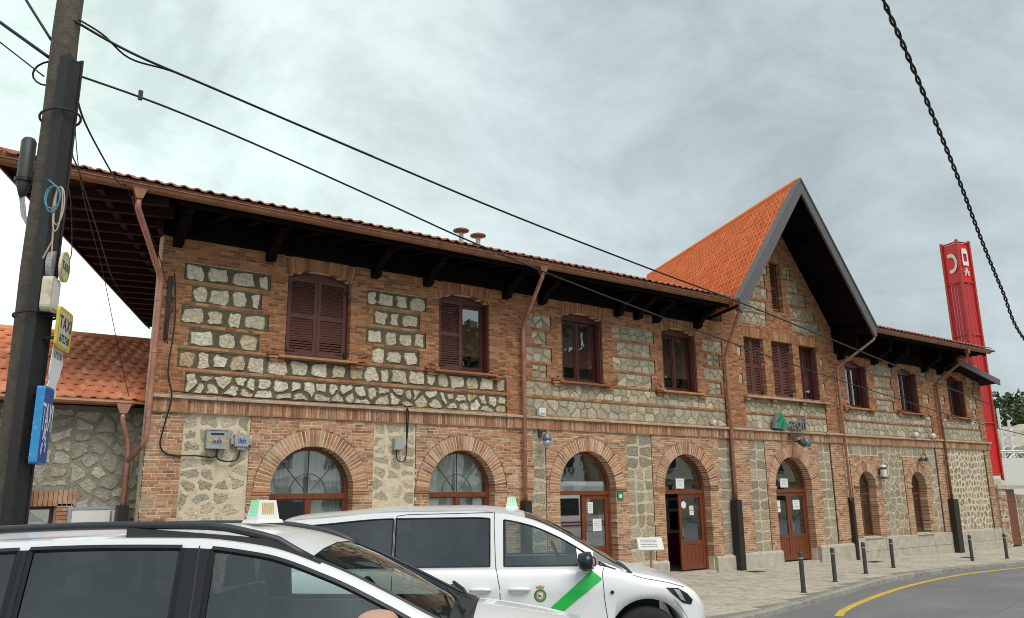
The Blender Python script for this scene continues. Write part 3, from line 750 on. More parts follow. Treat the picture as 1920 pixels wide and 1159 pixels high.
# ================================================================== WINDOWS AND DOORS
def rectframe(g, x0, x1, z0, z1, y0, y1, t, tb=None):
    tb = t if tb is None else tb
    g.box(x0, x0 + t, y0, y1, z0, z1); g.box(x1 - t, x1, y0, y1, z0, z1); g.box(x0 + t, x1 - t, y0, y1, z1 - t, z1); g.box(x0 + t, x1 - t, y0, y1, z0, z0 + tb)
def pane(x0, x1, z0, z1, y, parent, m='gl'):
    g = MB(); g.add([(x0, y, z0), (x1, y, z0), (x1, y, z1), (x0, y, z1)], [(0, 1, 2, 3)]); return g.build('pane', M[m], parent)
def shutter(x0, x1, z0, z1, y, parent, nrail=1, yaw=None):
    """louvred shutter leaf: stiles, rails, slanted slats"""
    g = MB(); t = .075
    rectframe(g, x0 + .004, x1 - .004, z0, z1, y, y + .04, t, .10)
    zs = [z0 + .10] + [z0 + .10 + (z1 - z0 - .18) * (k + 1) / (nrail + 1) for k in range(nrail)] + [z1 - t]
    for k in range(nrail): g.box(x0 + t, x1 - t, y + .002, y + .038, zs[k + 1] - .045, zs[k + 1] + .045)
    for k in range(nrail + 1):
        a = zs[k] + (.045 if k else 0); b = zs[k + 1] - (.045 if k < nrail else 0); n = max(3, int((b - a) / .052))
        for i in range(n):
            zc = a + (b - a) * (i + .5) / n
            g.add([(x0 + t, y + .006, zc - .024), (x1 - t, y + .006, zc - .024), (x1 - t, y + .034, zc + .022), (x0 + t, y + .034, zc + .022), (x0 + t, y + .006, zc - .016), (x1 - t, y + .006, zc - .016)], [(0, 1, 2, 3), (0, 4, 5, 1), (4, 3, 2, 5)])
    return g.build('shutter', M['shut'], parent)
def hinges(parent, xs, zs, y, s):
    for z in zs: g = MB(); g.box(xs, xs + s * .2, y - .012, y, z, z + .03); g.box(xs - s * .02, xs + s * .02, y - .03, y, z - .03, z + .09); g.build('hinge', M['black'], parent)
def casement(parent, x0, x1, z0, z1, y):
    """two glazed leaves"""
    xm = (x0 + x1) / 2; g = MB()
    for a, b in ((x0, xm - .004), (xm + .004, x1)): rectframe(g, a, b, z0, z1, y, y + .05, .075)
    g.box(xm - .035, xm + .035, y - .015, y + .003, z0, z1)
    s = g.build('sash', M['fram'], parent)
    for a, b in ((x0, xm), (xm, x1)): pane(a + .07, b - .07, z0 + .07, z1 - .07, y + .025, parent)
def up_window(op, mode):
    xc, r, z0, zs = op['xc'], op['r'], op['z0'], op['zs']; g = MB(); y = .13
    rectframe(g, xc - r, xc + r, z0, zs, y, y + .09, .06)
    n = 12; top = [(xc - r + 2 * r * i / n, zs - .002 + op['rise'] * (1 - (2 * i / n - 1) ** 2)) for i in range(n + 1)]
    if op['rise']: g.prism([(xc - r, zs - .05)] + top + [(xc + r, zs - .05)], 'y', y + .002, y + .07)
    w = g.build('window', M['fram'], ST)
    x0, x1 = xc - r + .06, xc + r - .06
    if mode == 'closed':
        for a, b, s in ((x0, xc, 1), (xc, x1, -1)):
            sh = shutter(a, b, z0 + .03, zs - .01, y - .035, w); hinges(sh, a + .01 if s > 0 else b - .01, (z0 + .10, zs - .22), y - .035, s)
    elif mode == 'left':
        sh = shutter(x0, xc, z0 + .03, zs - .01, y - .035, w); hinges(sh, x0 + .01, (z0 + .10, zs - .22), y - .035, 1)
        casement(w, x0, x1, z0 + .06, zs - .06, y + .06)
        g2 = MB(); rectframe(g2, 0, .60, z0 + .03, zs - .02, 0, .035, .07)
        for i in range(24): zc = z0 + .12 + i * .064; g2.box(.07, .53, .01, .025, zc, zc + .04)
        for k, v in enumerate(g2.v): g2.v[k] = (x1 + .03 + v[1], y - .02 - v[0] * .16, v[2])
        g2.build('shutter', M['shut'], w)
    else:
        casement(w, x0, x1, z0 + .05, zs - .05, y + .09)
        # outer shutters folded back into the reveals
        for s in (-1, 1):
            xx = xc + s * (r - .03); g2 = MB()
            for k in range(2): g2.box(xx - s * .035 * k - .014, xx - s * .035 * k + .014, -.02 + .02 * k, y + .02, z0 + .03, zs - .03)
            g2.build('folded_shutter', M['shut'], w)
    return w
# the street side shows shutters in different states
modes = {6.46: 'closed', 10.17: 'left'}
for op in OPS:
    if op['k'] == 'up': up_window(op, modes.get(op['xc'], 'open'))
    if op['k'] == 'flat': up_window(op, 'open' if op['xc'] > 24 else 'closed')
    if op['k'] == 'slit':
        g = MB(); rectframe(g, op['xc'] - .3, op['xc'] + .3, op['z0'], op['zs'], .12, .2, .05); w = g.build('window', M['fram'], ST)
        shutter(op['xc'] - .25, op['xc'] + .25, op['z0'] + .05, op['zs'] - .05, .13, w)
def halfring(g, xc, zs, r0, r1, y0, y1, n=28):
    for i in range(n):
        a0, a1 = math.pi * i / n, math.pi * (i + 1) / n
        g.prism([(xc + r * math.cos(a), zs + r * math.sin(a)) for r, a in ((r0, a0), (r1, a0), (r1, a1), (r0, a1))], 'y', y0, y1)
def halfpane(xc, zs, r, y, parent):
    n = 24; g = MB(); g.add([(xc + r * math.cos(math.pi * i / n), y, zs + r * math.sin(math.pi * i / n)) for i in range(n + 1)], [list(range(n + 1))[::-1]]); return g.build('pane', M['gl'], parent)
def arched(op, mode):
    xc, r, zs = op['xc'], op['r'] - .006, op['zs']; y = .20; g = MB(); zt = 2.24
    halfring(g, xc, zs, r - .075, r, y, y + .10)
    g.box(xc - r, xc - r + .075, y, y + .10, .05, zs); g.box(xc + r - .075, xc + r, y, y + .10, .05, zs)
    g.box(xc - r + .075, xc + r - .075, y - .01, y + .09, zt - .05, zt + .06)
    w = g.build('window' if mode in ('win1', 'win2') else 'door', M['door'], ST)
    halfpane(xc, zs, r - .075, y + .05, w); pane(xc - r + .075, xc + r - .075, zt + .06, zs, y + .05, w)
    if mode in ('win1', 'win2', 'd3', 'd4', 'd5'):
        # fan glazing bars
        b = MB(); rr = (r - .075) * .48; zb = zt + .07
        if mode in ('win1', 'win2'):
            b.tube([(xc + rr * math.cos(math.pi * i / 14), y + .04, zb + rr * math.sin(math.pi * i / 14)) for i in range(15)], .010, 5)
            for a in (45, 90, 135): b.tube([(xc + (.1 if a != 90 else 0) * math.cos(R(a)), y + .04, zb + (.05 if a != 90 else 0)), (xc + (r - .05) * math.cos(R(a)), y + .04, zs + (r - .05) * math.sin(R(a)))], .011, 5)
            b.build('glazing_bars', M['dgrey'], w)
    x0, x1 = xc - r + .075, xc + r - .075
    if mode in ('win1', 'win2'):
        b = MB(); b.box(xc - .05, xc + .05, y, y + .08, .1, zt - .05); rectframe(b, x0, xc - .05, .1, zt - .05, y + .02, y + .07, .03); rectframe(b, xc + .05, x1, .1, zt - .05, y + .02, y + .07, .03); b.build('mullion', M['door'], w)
        pane(x0 + .03, xc - .08, .13, zt - .08, y + .045, w); pane(xc + .08, x1 - .03, .13, zt - .08, y + .045, w)
        if mode == 'win1': b = MB(); b.box(x0 + .04, xc - .09, y - .03, y + .03, .12, zt - .10); b.build('blind_panel', M['carp'], w)
        # curtain behind the glass
        c = MB(); n = 40
        for s, a, bb in ((0, x0, xc - .04), (1, xc + .04, x1)):
            for i in range(n + 1):
                xx = a + (bb - a) * i / n; yy = y + .17 + .022 * math.sin(i * 1.3)
                c.v += [(xx, yy, .3), (xx, yy, 3.2)]
            o = len(c.v) - 2 * (n + 1)
            for i in range(n): c.f.append([o + 2*i, o + 2*i+2, o + 2*i+3, o + 2*i+1]); c.m.append(0)
        c.build('curtain', M['curt'], w, smooth=True)
        if mode == 'win2':
            p = MB(); p.box(x0 + .06, x0 + .36, y + .07, y + .075, 1.86, 2.14); p.box(x1 - .36, x1 - .1, y + .07, y + .075, 1.84, 2.14); p.build('poster', M['paper'], w)
    def leaf(a, b, yy, kick=.78):
        d = MB(); rectframe(d, a, b, .10, zt - .05, yy, yy + .055, .10, .14)
        d.box(a + .10, b - .10, yy + .004, yy + .05, kick, kick + .10)
        for k in range(5): xx = a + .10 + (b - a - .20) * k / 5; d.box(xx + .004, xx + (b - a - .20) / 5 - .004, yy + .016, yy + .04, .24, kick)
        lf = d.build('door_leaf', M['door'], w); pane(a + .10, b - .10, kick + .10, zt - .15, yy + .028, lf)
        hd = MB(); hd.tube([(a + .05, yy - .05, 1.0), (a + .05, yy - .05, 1.25)], .012, 6); hd.tube([(a + .05, yy, 1.02), (a + .05, yy - .05, 1.02)], .008, 5); hd.tube([(a + .05, yy, 1.23), (a + .05, yy - .05, 1.23)], .008, 5); hd.build('handle', M['steel'], lf)
        for zz in (1.25, 1.72): bb_ = MB(); bb_.box(a + .10, b - .10, yy + .018, yy + .024, zz, zz + .015); bb_.build('glazing_bar', M['dgrey'], lf)
        return lf
    def poster(parent, cx, cz, pw, ph, yy, m='paper'):
        p = MB(); p.box(cx - pw/2, cx + pw/2, yy - .004, yy, cz - ph/2, cz + ph/2); q = p.build('notice', M[m], parent)
        l = MB()
        for k in range(4): l.box(cx - pw * .36, cx + pw * (.36 - .08 * (k % 3)), yy - .0065, yy - .0045, cz + ph * (.30 - .18 * k), cz + ph * (.33 - .18 * k))
        l.build('print', M['greyp'], q); return q
    if mode == 'd3':
        lf = leaf(xc + .02, x1, y + .02); poster(lf, xc + .50, 1.42, .30, .32, y + .045); poster(lf, xc + .28, 1.86, .18, .30, y + .045)
        # left leaf swung inwards
        d = MB(); L_ = xc - .02 - x0; rectframe(d, 0, L_, .10, zt - .05, 0, .055, .10, .14); d.box(.1, L_ - .1, .004, .05, .78, .88); d.box(.1, L_ - .1, .016, .04, .24, .78)
        a = R(82)
        for k, v in enumerate(d.v): d.v[k] = (x0 + .01 + v[0] * math.cos(a) + v[1] * math.sin(a), y + .09 + v[0] * math.sin(a), v[2])
        d.build('door_leaf', M['door'], w)
        b = MB(); b.box(xc - .04, xc + .018, y + .01, y + .08, .06, zt - .05); b.build('door_post', M['door'], w)
    if mode == 'd4':
        lf = leaf(xc - .14, x1, y + .02); poster(lf, xc + .40, 1.72, .17, .26, y + .045)
        p = MB(); p.lathe([(.10, -.004), (.10, 0)], (xc + .08, y + .044, 1.88), 20, 'y'); p.build('round_sticker', M['paper'], lf)
        d = MB(); L_ = .62; rectframe(d, 0, L_, .10, zt - .05, 0, .055, .10, .14); d.box(.1, L_ - .1, .004, .05, .78, .88); d.box(.1, L_ - .1, .016, .04, .24, .78)
        a = R(96)
        for k, v in enumerate(d.v): d.v[k] = (x0 + .01 + v[0] * math.cos(a) + v[1] * .2, y + .09 + v[0] * math.sin(a), v[2])
        d.build('door_leaf', M['door'], w)
        poster(w, xc - .02, zt + .24, .34, .28, y + .045)
    if mode == 'd5':
        l1 = leaf(x0, xc - .004, y + .02); l2 = leaf(xc + .004, x1, y + .02)
        poster(l1, x0 + .30, 1.76, .30, .36, y + .045); poster(l2, xc + .42, 1.80, .36, .30, y + .045); poster(w, xc - .12, zt + .25, .40, .28, y + .045)
    s = MB(); s.box(xc - r, xc + r, -.10, .5, -.1, .055); s.build('threshold', M['plinth'], w)
for op, md in zip([o for o in OPS if o['k'] == 'arch'], ('win1', 'win2', 'd3', 'd4', 'd5')): arched(op, md)
for op in OPS:
    if op['k'] == 'small':
        xc, r, zs = op['xc'], op['r'] - .006, op['zs']; y = .24; g = MB()
        halfring(g, xc, zs, r - .06, r, y, y + .07, 20); g.box(xc - r, xc - r + .06, y, y + .07, .66, zs); g.box(xc + r - .06, xc + r, y, y + .07, .66, zs)
        for zz in (.66, 2.06): g.box(xc - r + .06, xc + r - .06, y, y + .07, zz, zz + .07)
        g.box(xc - .035, xc + .035, y + .002, y + .068, .73, 2.06)
        w = g.build('window', M['door'], ST); halfpane(xc, zs, r - .06, y + .035, w); pane(xc - r + .06, xc + r - .06, .73, zs, y + .037, w)

# ================================================================== INTERIOR (seen through glass and the open doors)
g = MB(); g.box(X_L - .2, X_R + 3, .34, 9.6, -.4, .02); g.build('floor', M['floorin'], ST)
g = MB(); g.box(X_L + .2, X_R - .1, .36, 9.0, 3.98, 4.1); g.build('ceiling', M['room'], ST)
def skew_wall(x0, y0, y1, z0, z1, th, m, name):
    g = MB(); a, b = x0 + SK * y0, x0 + SK * y1
    g.add([(a, y0, z0), (a + th, y0, z0), (b + th, y1, z0), (b, y1, z0), (a, y0, z1), (a + th, y0, z1), (b + th, y1, z1), (b, y1, z1)], [(0,3,2,1),(4,5,6,7),(0,1,5,4),(1,2,6,5),(2,3,7,6),(3,0,4,7)])
    return g.build(name, M[m], ST)
skew_wall(X_L, .342, 9.6, -.3, 7.3, .35, 'mortD', 'side_wall'); skew_wall(X_R - .35, .342, 9.6, -.3, 7.0, .35, 'mortC', 'side_wall')
skew_wall(11.5, .345, 9.0, .02, 3.98, .15, 'room', 'partition'); skew_wall(20.4, .345, 4.5, .02, 3.98, .15, 'room', 'partition')
g = MB()                                       # rear wall with the doorway to the platform
for a, b, z0, z1 in ((X_L + 3.3, 19.1, 0, 4), (22.9, X_R + 3.3, 0, 4), (19.1, 22.9, 2.7, 4), (X_L + 3.3, X_R + 3.3, 4, 7.3)): g.box(a, b, 9.0, 9.3, z0, z1)
g.build('rear_wall', M['room'], ST)
# ticket machine inside the open door
tm = thing('ticket_machine', 'white ticket machine with magenta base inside the open station doorway', 'ticket machine', (19.95, 2.9, .02))
a_ = MB(); a_.box(19.6, 20.3, 2.6, 3.2, .95, 2.05); a_.build('cabinet', M['white'], tm)
a_ = MB(); a_.box(19.62, 20.28, 2.62, 3.18, .02, .948); a_.build('base', M['mag'], tm)
a_ = MB(); a_.prism([(2.5, 1.12), (2.597, 1.05), (2.597, 1.62), (2.56, 1.62)], 'x', 19.68, 20.22); a_.build('screen', M['carp'], tm)
a_ = MB(); a_.box(19.66, 20.24, 2.585, 2.598, 1.72, 1.98); a_.build('header_panel', M['blues'], tm)
# platform and train beyond
pf = MB(); pf.box(8, 50, 9.61, 15.6, -.4, .0); struct(pf.build('platform', M['plinth']))
tr = thing('train_carriage', 'white train carriage with maroon stripes seen through the left station doorway', 'train', (30, 17.6, -.5))
a_ = MB(); a_.prism([(16.05, -.2), (16.00, .9), (16.00, 1.9), (16.10, 2.6), (16.5, 3.1), (18.5, 3.1), (18.9, 2.6), (18.95, -.2)], 'x', 18, 46); a_.build('body', M['trainw'], tr)
for z0 in (.62, .78): a_ = MB(); a_.box(18, 46, 15.98, 16.06, z0, z0 + .06); a_.build('stripe', M['trainr'], tr)
for k in range(11): x = 19 + k * 2.25; a_ = MB(); a_.box(x, x + 1.45, 15.985, 16.08, 1.15, 1.98); a_.build('window', M['carp'], tr)

# ================================================================== EAVES, ROOFS
GY, GZ = -1.35, 7.69                          # gutter line
EX0 = .36                                     # front-left corner of the eaves
def gutter(x0, x1, name='gutter'):
    g = MB(); n = 9; prof = [(GY + .085 * math.cos(math.pi + math.pi * i / n), GZ + .095 * math.sin(math.pi + math.pi * i / n)) for i in range(n + 1)]
    prof = [(GY - .097, GZ + .01)] + prof + [(GY + .085, GZ + .03)]
    for x in (x0, x1): g.v += [(x, p[0], p[1]) for p in prof]
    m_ = len(prof)
    for i in range(m_ - 1): g.f.append([i, i + 1, m_ + i + 1, m_ + i]); g.m.append(0)
    g.tube([(x0, GY - .095, GZ + .012), (x1, GY - .095, GZ + .012)], .012, 6)
    o = g.build(name, M['gutter'], ST)
    x = x0 + 1.1
    while x < x1 - .2:
        j = MB(); m2 = [(GY + .092 * math.cos(math.pi + math.pi * i / 8), GZ + .102 * math.sin(math.pi + math.pi * i / 8)) for i in range(9)]
        for xx in (x, x + .04): j.v += [(xx, p[0], p[1]) for p in m2]
        for i in range(8): j.f.append([i, i + 1, 9 + i + 1, 9 + i]); j.m.append(0)
        j.build('gutter_joint', M['gutter'], o); x += 1.95
gutter(EX0 - .1, 18.45); gutter(25.75, 34.7)
def eave(x0, x1, zb, bx):
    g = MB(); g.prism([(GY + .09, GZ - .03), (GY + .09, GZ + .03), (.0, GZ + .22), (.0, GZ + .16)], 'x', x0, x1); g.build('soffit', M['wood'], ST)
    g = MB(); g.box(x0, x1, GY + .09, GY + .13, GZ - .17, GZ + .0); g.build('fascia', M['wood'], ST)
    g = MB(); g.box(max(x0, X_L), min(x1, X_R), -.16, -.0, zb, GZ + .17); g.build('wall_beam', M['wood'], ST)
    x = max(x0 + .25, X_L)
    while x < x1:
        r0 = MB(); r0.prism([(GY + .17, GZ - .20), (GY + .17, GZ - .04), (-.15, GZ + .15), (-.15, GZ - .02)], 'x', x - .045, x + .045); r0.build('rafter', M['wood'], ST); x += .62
    for x in bx:
        b = MB(); b.prism([(-.045, zb - .21), (-.24, zb - .19), (-.32, zb - .04), (-.46, zb + .08), (-.80, zb + .20), (-.90, GZ - .08), (-.045, GZ - .02)], 'x', x - .085, x + .085); b.build('bracket', M['wood'], ST)
eave(X_L, 18.6, 7.27, (3.45, 5.30, 7.72, 9.08, 11.36, 12.50, 15.19, 15.95, 16.71, 18.45))
eave(25.7, 34.6, 6.98, (25.95, 28.1, 29.3, 31.7, 32.9))
# left eaves: broad, skewed, brown boards with cross rafters
def LX(y, t): return (EX0 + SK * (y - GY)) * (1 - t) + (X_L + SK * y) * t    # t 0 = eaves edge, 1 = wall
g = MB()
for y in (GY, 11.2):
    for t, z in ((0, GZ - .02), (1, GZ + .04)): g.v += [(LX(y, t), y, z), (LX(y, t), y, z + .06)]
g.f = [[0, 4, 6, 2], [1, 3, 7, 5], [0, 1, 5, 4], [2, 6, 7, 3], [0, 2, 3, 1], [4, 5, 7, 6]]; g.m = [0] * 6
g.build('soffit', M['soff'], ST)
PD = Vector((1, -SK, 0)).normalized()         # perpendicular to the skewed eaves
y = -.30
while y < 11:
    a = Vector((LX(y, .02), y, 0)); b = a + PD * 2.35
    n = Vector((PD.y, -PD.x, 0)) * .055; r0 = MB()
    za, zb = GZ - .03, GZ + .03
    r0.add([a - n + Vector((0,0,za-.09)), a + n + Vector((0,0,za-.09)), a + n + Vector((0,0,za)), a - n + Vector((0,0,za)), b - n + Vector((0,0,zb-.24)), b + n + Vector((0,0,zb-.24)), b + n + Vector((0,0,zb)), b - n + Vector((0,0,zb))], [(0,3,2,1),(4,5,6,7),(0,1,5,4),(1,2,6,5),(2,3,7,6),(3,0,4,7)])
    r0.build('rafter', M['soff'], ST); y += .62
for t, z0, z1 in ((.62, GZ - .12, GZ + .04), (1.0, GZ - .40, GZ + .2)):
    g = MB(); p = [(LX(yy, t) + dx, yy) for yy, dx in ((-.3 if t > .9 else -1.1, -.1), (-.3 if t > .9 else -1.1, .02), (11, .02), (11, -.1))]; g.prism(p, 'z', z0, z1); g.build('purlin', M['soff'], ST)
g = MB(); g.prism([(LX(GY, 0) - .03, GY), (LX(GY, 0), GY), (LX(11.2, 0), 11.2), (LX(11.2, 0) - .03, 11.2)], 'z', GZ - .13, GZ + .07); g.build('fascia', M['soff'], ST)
g = MB(); g.tube([(LX(yy, 0) - .09, yy, GZ) for yy in (GY - .05, 11.2)], .065, 8); g.build('gutter', M['gutter'], ST)
# tiles
TW = .235
def tile_mesh(m, ln=.42):
    lf = .028 if m == 'tileG' else .020 if m == 'tileM' else .042
    pr = [(0, .002), (.028, .024), (.065, .034), (.102, .024), (.13, .004), (.185, .0), (.235, .002)]
    g = MB(); n = len(pr)
    g.v = [(u, 0, h + lf) for u, h in pr] + [(u, ln, h + .004) for u, h in pr] + [(u, 0, h - .004) for u, h in pr]
    for i in range(n - 1): g.f += [[i, i + 1, n + i + 1, n + i], [2 * n + i, 2 * n + i + 1, i + 1, i]]; g.m += [0, 0]
    return g
def tile_field(parent, O, U, V, nu, nv, ex, m, ok, k_ind, key=None):
    U = U.normalized(); V = (V - U * V.dot(U)).normalized(); N = U.cross(V)
    if N.z < 0: N = -N
    lst = []
    for j in range(nv):
        for i in range(nu):
            p = O + U * (TW * (i + (.5 if j % 2 else 0))) + V * (ex * j)
            c = p + U * TW / 2 + V * ex / 2
            if ok(c): lst.append(((c - CAMP).length, p))
    lst.sort(key=lambda q: q[0]); tg = tile_mesh(m); me = tg.mesh('tile', M[m], True); rest = MB()
    flip = U.cross(V).dot(N) < 0
    for i, (d, p) in enumerate(lst):
        dz = rnd.uniform(-.004, .006)
        Mx = Matrix(((U.x, V.x, N.x, p.x + N.x * dz), (U.y, V.y, N.y, p.y + N.y * dz), (U.z, V.z, N.z, p.z + N.z * dz), (0, 0, 0, 1)))
        if i < k_ind and not flip:
            o = link('tile', me, parent); o.matrix_basis = Mx
        else: rest.add([Mx @ Vector(v) for v in tg.v], tg.f)
    if rest.v: rest.build('tiles', M[m], parent, smooth=True, kind='stuff')
SL = .325
RZ = GZ + .10
def slab(pts, th, name, m, parent):
    g = MB(); n = len(pts); g.v = [tuple(p) for p in pts] + [(p[0], p[1], p[2] - th) for p in pts]
    g.f = [list(range(n)), list(range(n, 2 * n))[::-1]] + [[i, n + i, n + (i + 1) % n, (i + 1) % n] for i in range(n)]; g.m = [0] * len(g.f)
    return g.build(name, M[m], parent, fixn=True)
YM = 4.93; RH_ = RZ + (YM - GY) * SL; B0 = EX0 - SK * GY      # unskewed left edge
Ef = (EX0 - .05, GY - .03, RZ); Er = (LX(11.2, 0) - .05, 11.2, RZ); Rl = (B0 + 6.3 + SK * YM, YM, RH_)
Rr = (34.0 + SK * YM, YM, RH_); Fr = (35.2, GY - .03, RZ); Br = (35.2 + SK * 12.5, 11.2, RZ)
def fz(x, y): return (x, y, RZ + (y - GY + .03) * SL)
roof = slab([Ef, fz(18.5, GY - .03), fz(19.3, .12), fz(26.0, .12), fz(25.75, GY - .03), Fr, Rr, Rl], .05, 'roof', 'tileM', ST)
slab([Er, Ef, Rl], .05, 'roof_hip', 'tileM', ST); slab([Fr, Br, Rr], .05, 'roof_hip', 'tileM', ST); slab([Br, Er, Rl, Rr], .05, 'roof', 'tileM', ST)
hipk = (Rl[0] - Ef[0]) / (YM - GY)
tile_field(roof, Vector((EX0 - .06, GY - .09, RZ + .005)), Vector((1, 0, 0)), Vector((0, 1, SL)), 152, 5, .33, 'tileM', lambda c: c.x > EX0 - .1 + hipk * (c.y - GY) and c.x < 34.9 and not (18.7 < c.x < 25.7), 300)
g = MB(); g.tube([Ef, Rl], .10, 8); g.tube([Rl, Rr], .10, 8); g.build('ridge_tiles', M['tileM'], roof)
# gable roof
AP = Vector((22.04, -1.70, 12.11)); HW, RI = 3.53, 4.46
UD = Vector((SK, 1, 0)); LEN = 12.0
def gp(s, t, y):                               # s side, t 0 ridge..1 foot, y depth
    d = y - AP.y; return Vector((AP.x + SK * d + s * HW * t, y, AP.z - RI * t))
gr = None
for s in (-1, 1):
    pts = [gp(s, 0, AP.y), gp(s, 1.0, AP.y), gp(s, 1.0, AP.y + LEN), gp(s, 0, AP.y + LEN)]
    o = slab(pts, .10, 'gable_roof', 'tileG', ST)
    if s < 0: gr = o
    pts2 = [p - Vector((0, 0, .104)) for p in [gp(s, 0, AP.y + .02), gp(s, 1.0, AP.y + .02), gp(s, 1.0, AP.y + LEN), gp(s, 0, AP.y + LEN)]]
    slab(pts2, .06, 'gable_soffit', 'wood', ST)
    V = gp(s, 0, AP.y) - gp(s, 1, AP.y)
    O = gp(s, 1.005, AP.y - 4) if s > 0 else gp(s, 1.005, AP.y + LEN + 4)
    U = UD if s > 0 else -UD
    tile_field(o, O + Vector((0, 0, .012)), U, V, 92, 19, .305, 'tileG', lambda c: AP.y + .10 < c.y < AP.y + LEN and c.z < AP.z + .03, 300 if s < 0 else 0)
    # barge boards with a capping strip
    b = MB(); th = .50
    A0 = (AP.x, AP.z + .08); A1 = (AP.x + s * (HW + .05), AP.z + .08 - (HW + .05) * RI / HW)
    b.prism([A0, A1, (A1[0], A1[1] - .30), (A1[0] - s * .10, A1[1] - .40), (AP.x, AP.z + .08 - th)], 'y', AP.y - .07, AP.y); b.build('barge_board', M['barge'], ST, fixn=True)
    b = MB(); b.prism([(A0[0], A0[1] + .05), (A1[0] + s * .03, A1[1] + .02), (A1[0] + s * .03, A1[1] - .06), (A0[0], A0[1] - .02)], 'y', AP.y - .10, AP.y + .12); b.build('barge_capping', M['barge'], ST, fixn=True)
    for t in (.30, .62, .93):                   # purlins running out to the barge boards
        p0 = gp(s, t, AP.y + .05) - Vector((0, 0, .17)); p1 = gp(s, t, -.02) - Vector((0, 0, .17)); w_ = .07
        b = MB(); b.add([p + Vector((dx, 0, dz)) for p in (p0, p1) for dx, dz in ((-w_, -.22), (w_, -.22), (w_, 0), (-w_, 0))], [(0,1,2,3),(7,6,5,4),(0,4,5,1),(1,5,6,2),(2,6,7,3),(3,7,4,0)]); b.build('purlin', M['wood'], ST)
b = MB(); b.tube([AP + UD * (k * .4) / 1.0 + Vector((0, 0, .05)) for k in range(29)], .10, 8); b.build('ridge_tiles', M['tileG'], gr, smooth=True)
# lower roof over the right end
pts = [(33.2, -.72, 7.37), (36.6, -.72, 6.74), (36.6 + SK * 9, 8.3, 6.74), (33.2 + SK * 9, 8.3, 7.37)]
slab(pts, .06, 'end_roof', 'tileM', ST); slab([(p[0], p[1] + .03, p[2] - .062) for p in pts], .08, 'end_soffit', 'wood', ST)
b = MB(); b.prism([(33.2, 7.38), (36.65, 6.76), (36.65, 6.52), (33.2, 7.14)], 'y', -.78, -.722); b.build('barge_board', M['barge'], ST, fixn=True)
# roof vents
for i, x in enumerate((12.58, 13.21)):
    v = MB(); zt = 10.22 - .05 * i; v.lathe([(.075, 9.2), (.075, zt)], (x, 4, 0), 14); o = v.build('roof_vent', M['steel'], ST)
    v = MB(); v.lathe([(.09, zt - .04), (.25, zt + .01), (.25, zt + .05), (.10, zt + .11), (.02, zt + .12)], (x, 4, 0), 16); v.build('vent_cowl', M['gutter'], o)
# ---------------- downpipes
def pipe(pts, name='downpipe', m='copper', r=.052):
    # round the corners
    P = [Vector(p) for p in pts]; o = [P[0]]
    for i in range(1, len(P) - 1):
        a, b, c = P[i-1], P[i], P[i+1]; d = min(.14, (b-a).length * .4, (c-b).length * .4)
        p0 = b + (a-b).normalized() * d; p1 = b + (c-b).normalized() * d
        for k in range(5): t = k / 4; o.append(p0 * (1-t)**2 + b * 2*t*(1-t) + p1 * t*t)
    o.append(P[-1]); g = MB(); g.tube(o, r, 12); return g.build(name, M[m], ST, smooth=True)
def hopper(x, parent):
    g = MB(); g.prism([(x - .13, GZ - .02), (x + .13, GZ - .02), (x + .055, GZ - .24), (x - .055, GZ - .24)], 'y', GY - .07, GY + .07); g.build('outlet', M['gutter'], parent)
def clips(x, y, zs, parent):
    for z in zs: g = MB(); g.lathe([(.062, z), (.062, z + .035)], (x, y, 0), 12); g.box(x - .015, x + .015, y, 0, z, z + .03); g.build('pipe_clip', M['copper'], parent)
def boot(x, z1, z0, w=.19, dp=.17):
    g = MB(); g.box(x - w/2, x + w/2, -.10 - dp, -.06, z0, z1); g.build('pipe_guard', M['boot'], ST)
PY = -.17
p = pipe([(2.46, GY, GZ - .2), (2.46, GY + .02, 7.30), (3.17, PY - .05, 6.35), (3.17, PY - .05, 3.25), (2.98, .25, 2.92)]); hopper(2.46, p); clips(3.17, PY - .05, (5.9, 4.9, 3.7), p)
p = pipe([(11.58, GY, GZ - .2), (11.58, GY + .02, 7.38), (11.84, PY, 6.42), (11.84, PY, 1.9)]); hopper(11.58, p); clips(11.84, PY, (6.1, 5.0, 3.3), p); boot(11.86, 2.08, -.1)
p = pipe([(18.95, GY, GZ - .2), (18.97, GY + .02, 7.45), (19.64, PY, 6.40), (19.64, PY, 1.9)]); hopper(18.95, p); clips(19.64, PY, (6.1, 5.0, 3.3), p); boot(19.62, 2.0, -.1, .22, .2)
p = pipe([(26.25, GY, GZ - .1), (26.2, GY + .03, 7.35), (25.58, PY, 6.45), (25.62, PY, 1.9)], r=.042); clips(25.6, PY, (6.1, 5.0, 3.3), p); boot(25.66, 2.0, -.1, .13, .12)
p = pipe([(32.82, GY, GZ - .1), (32.82, GY + .03, 7.3), (32.45, PY, 6.42), (32.47, PY, 1.8)], m='gutter'); hopper(32.82, p); clips(32.46, PY, (6.0, 5.0, 3.3), p); boot(32.5, 1.86, -.25, .36, .2)

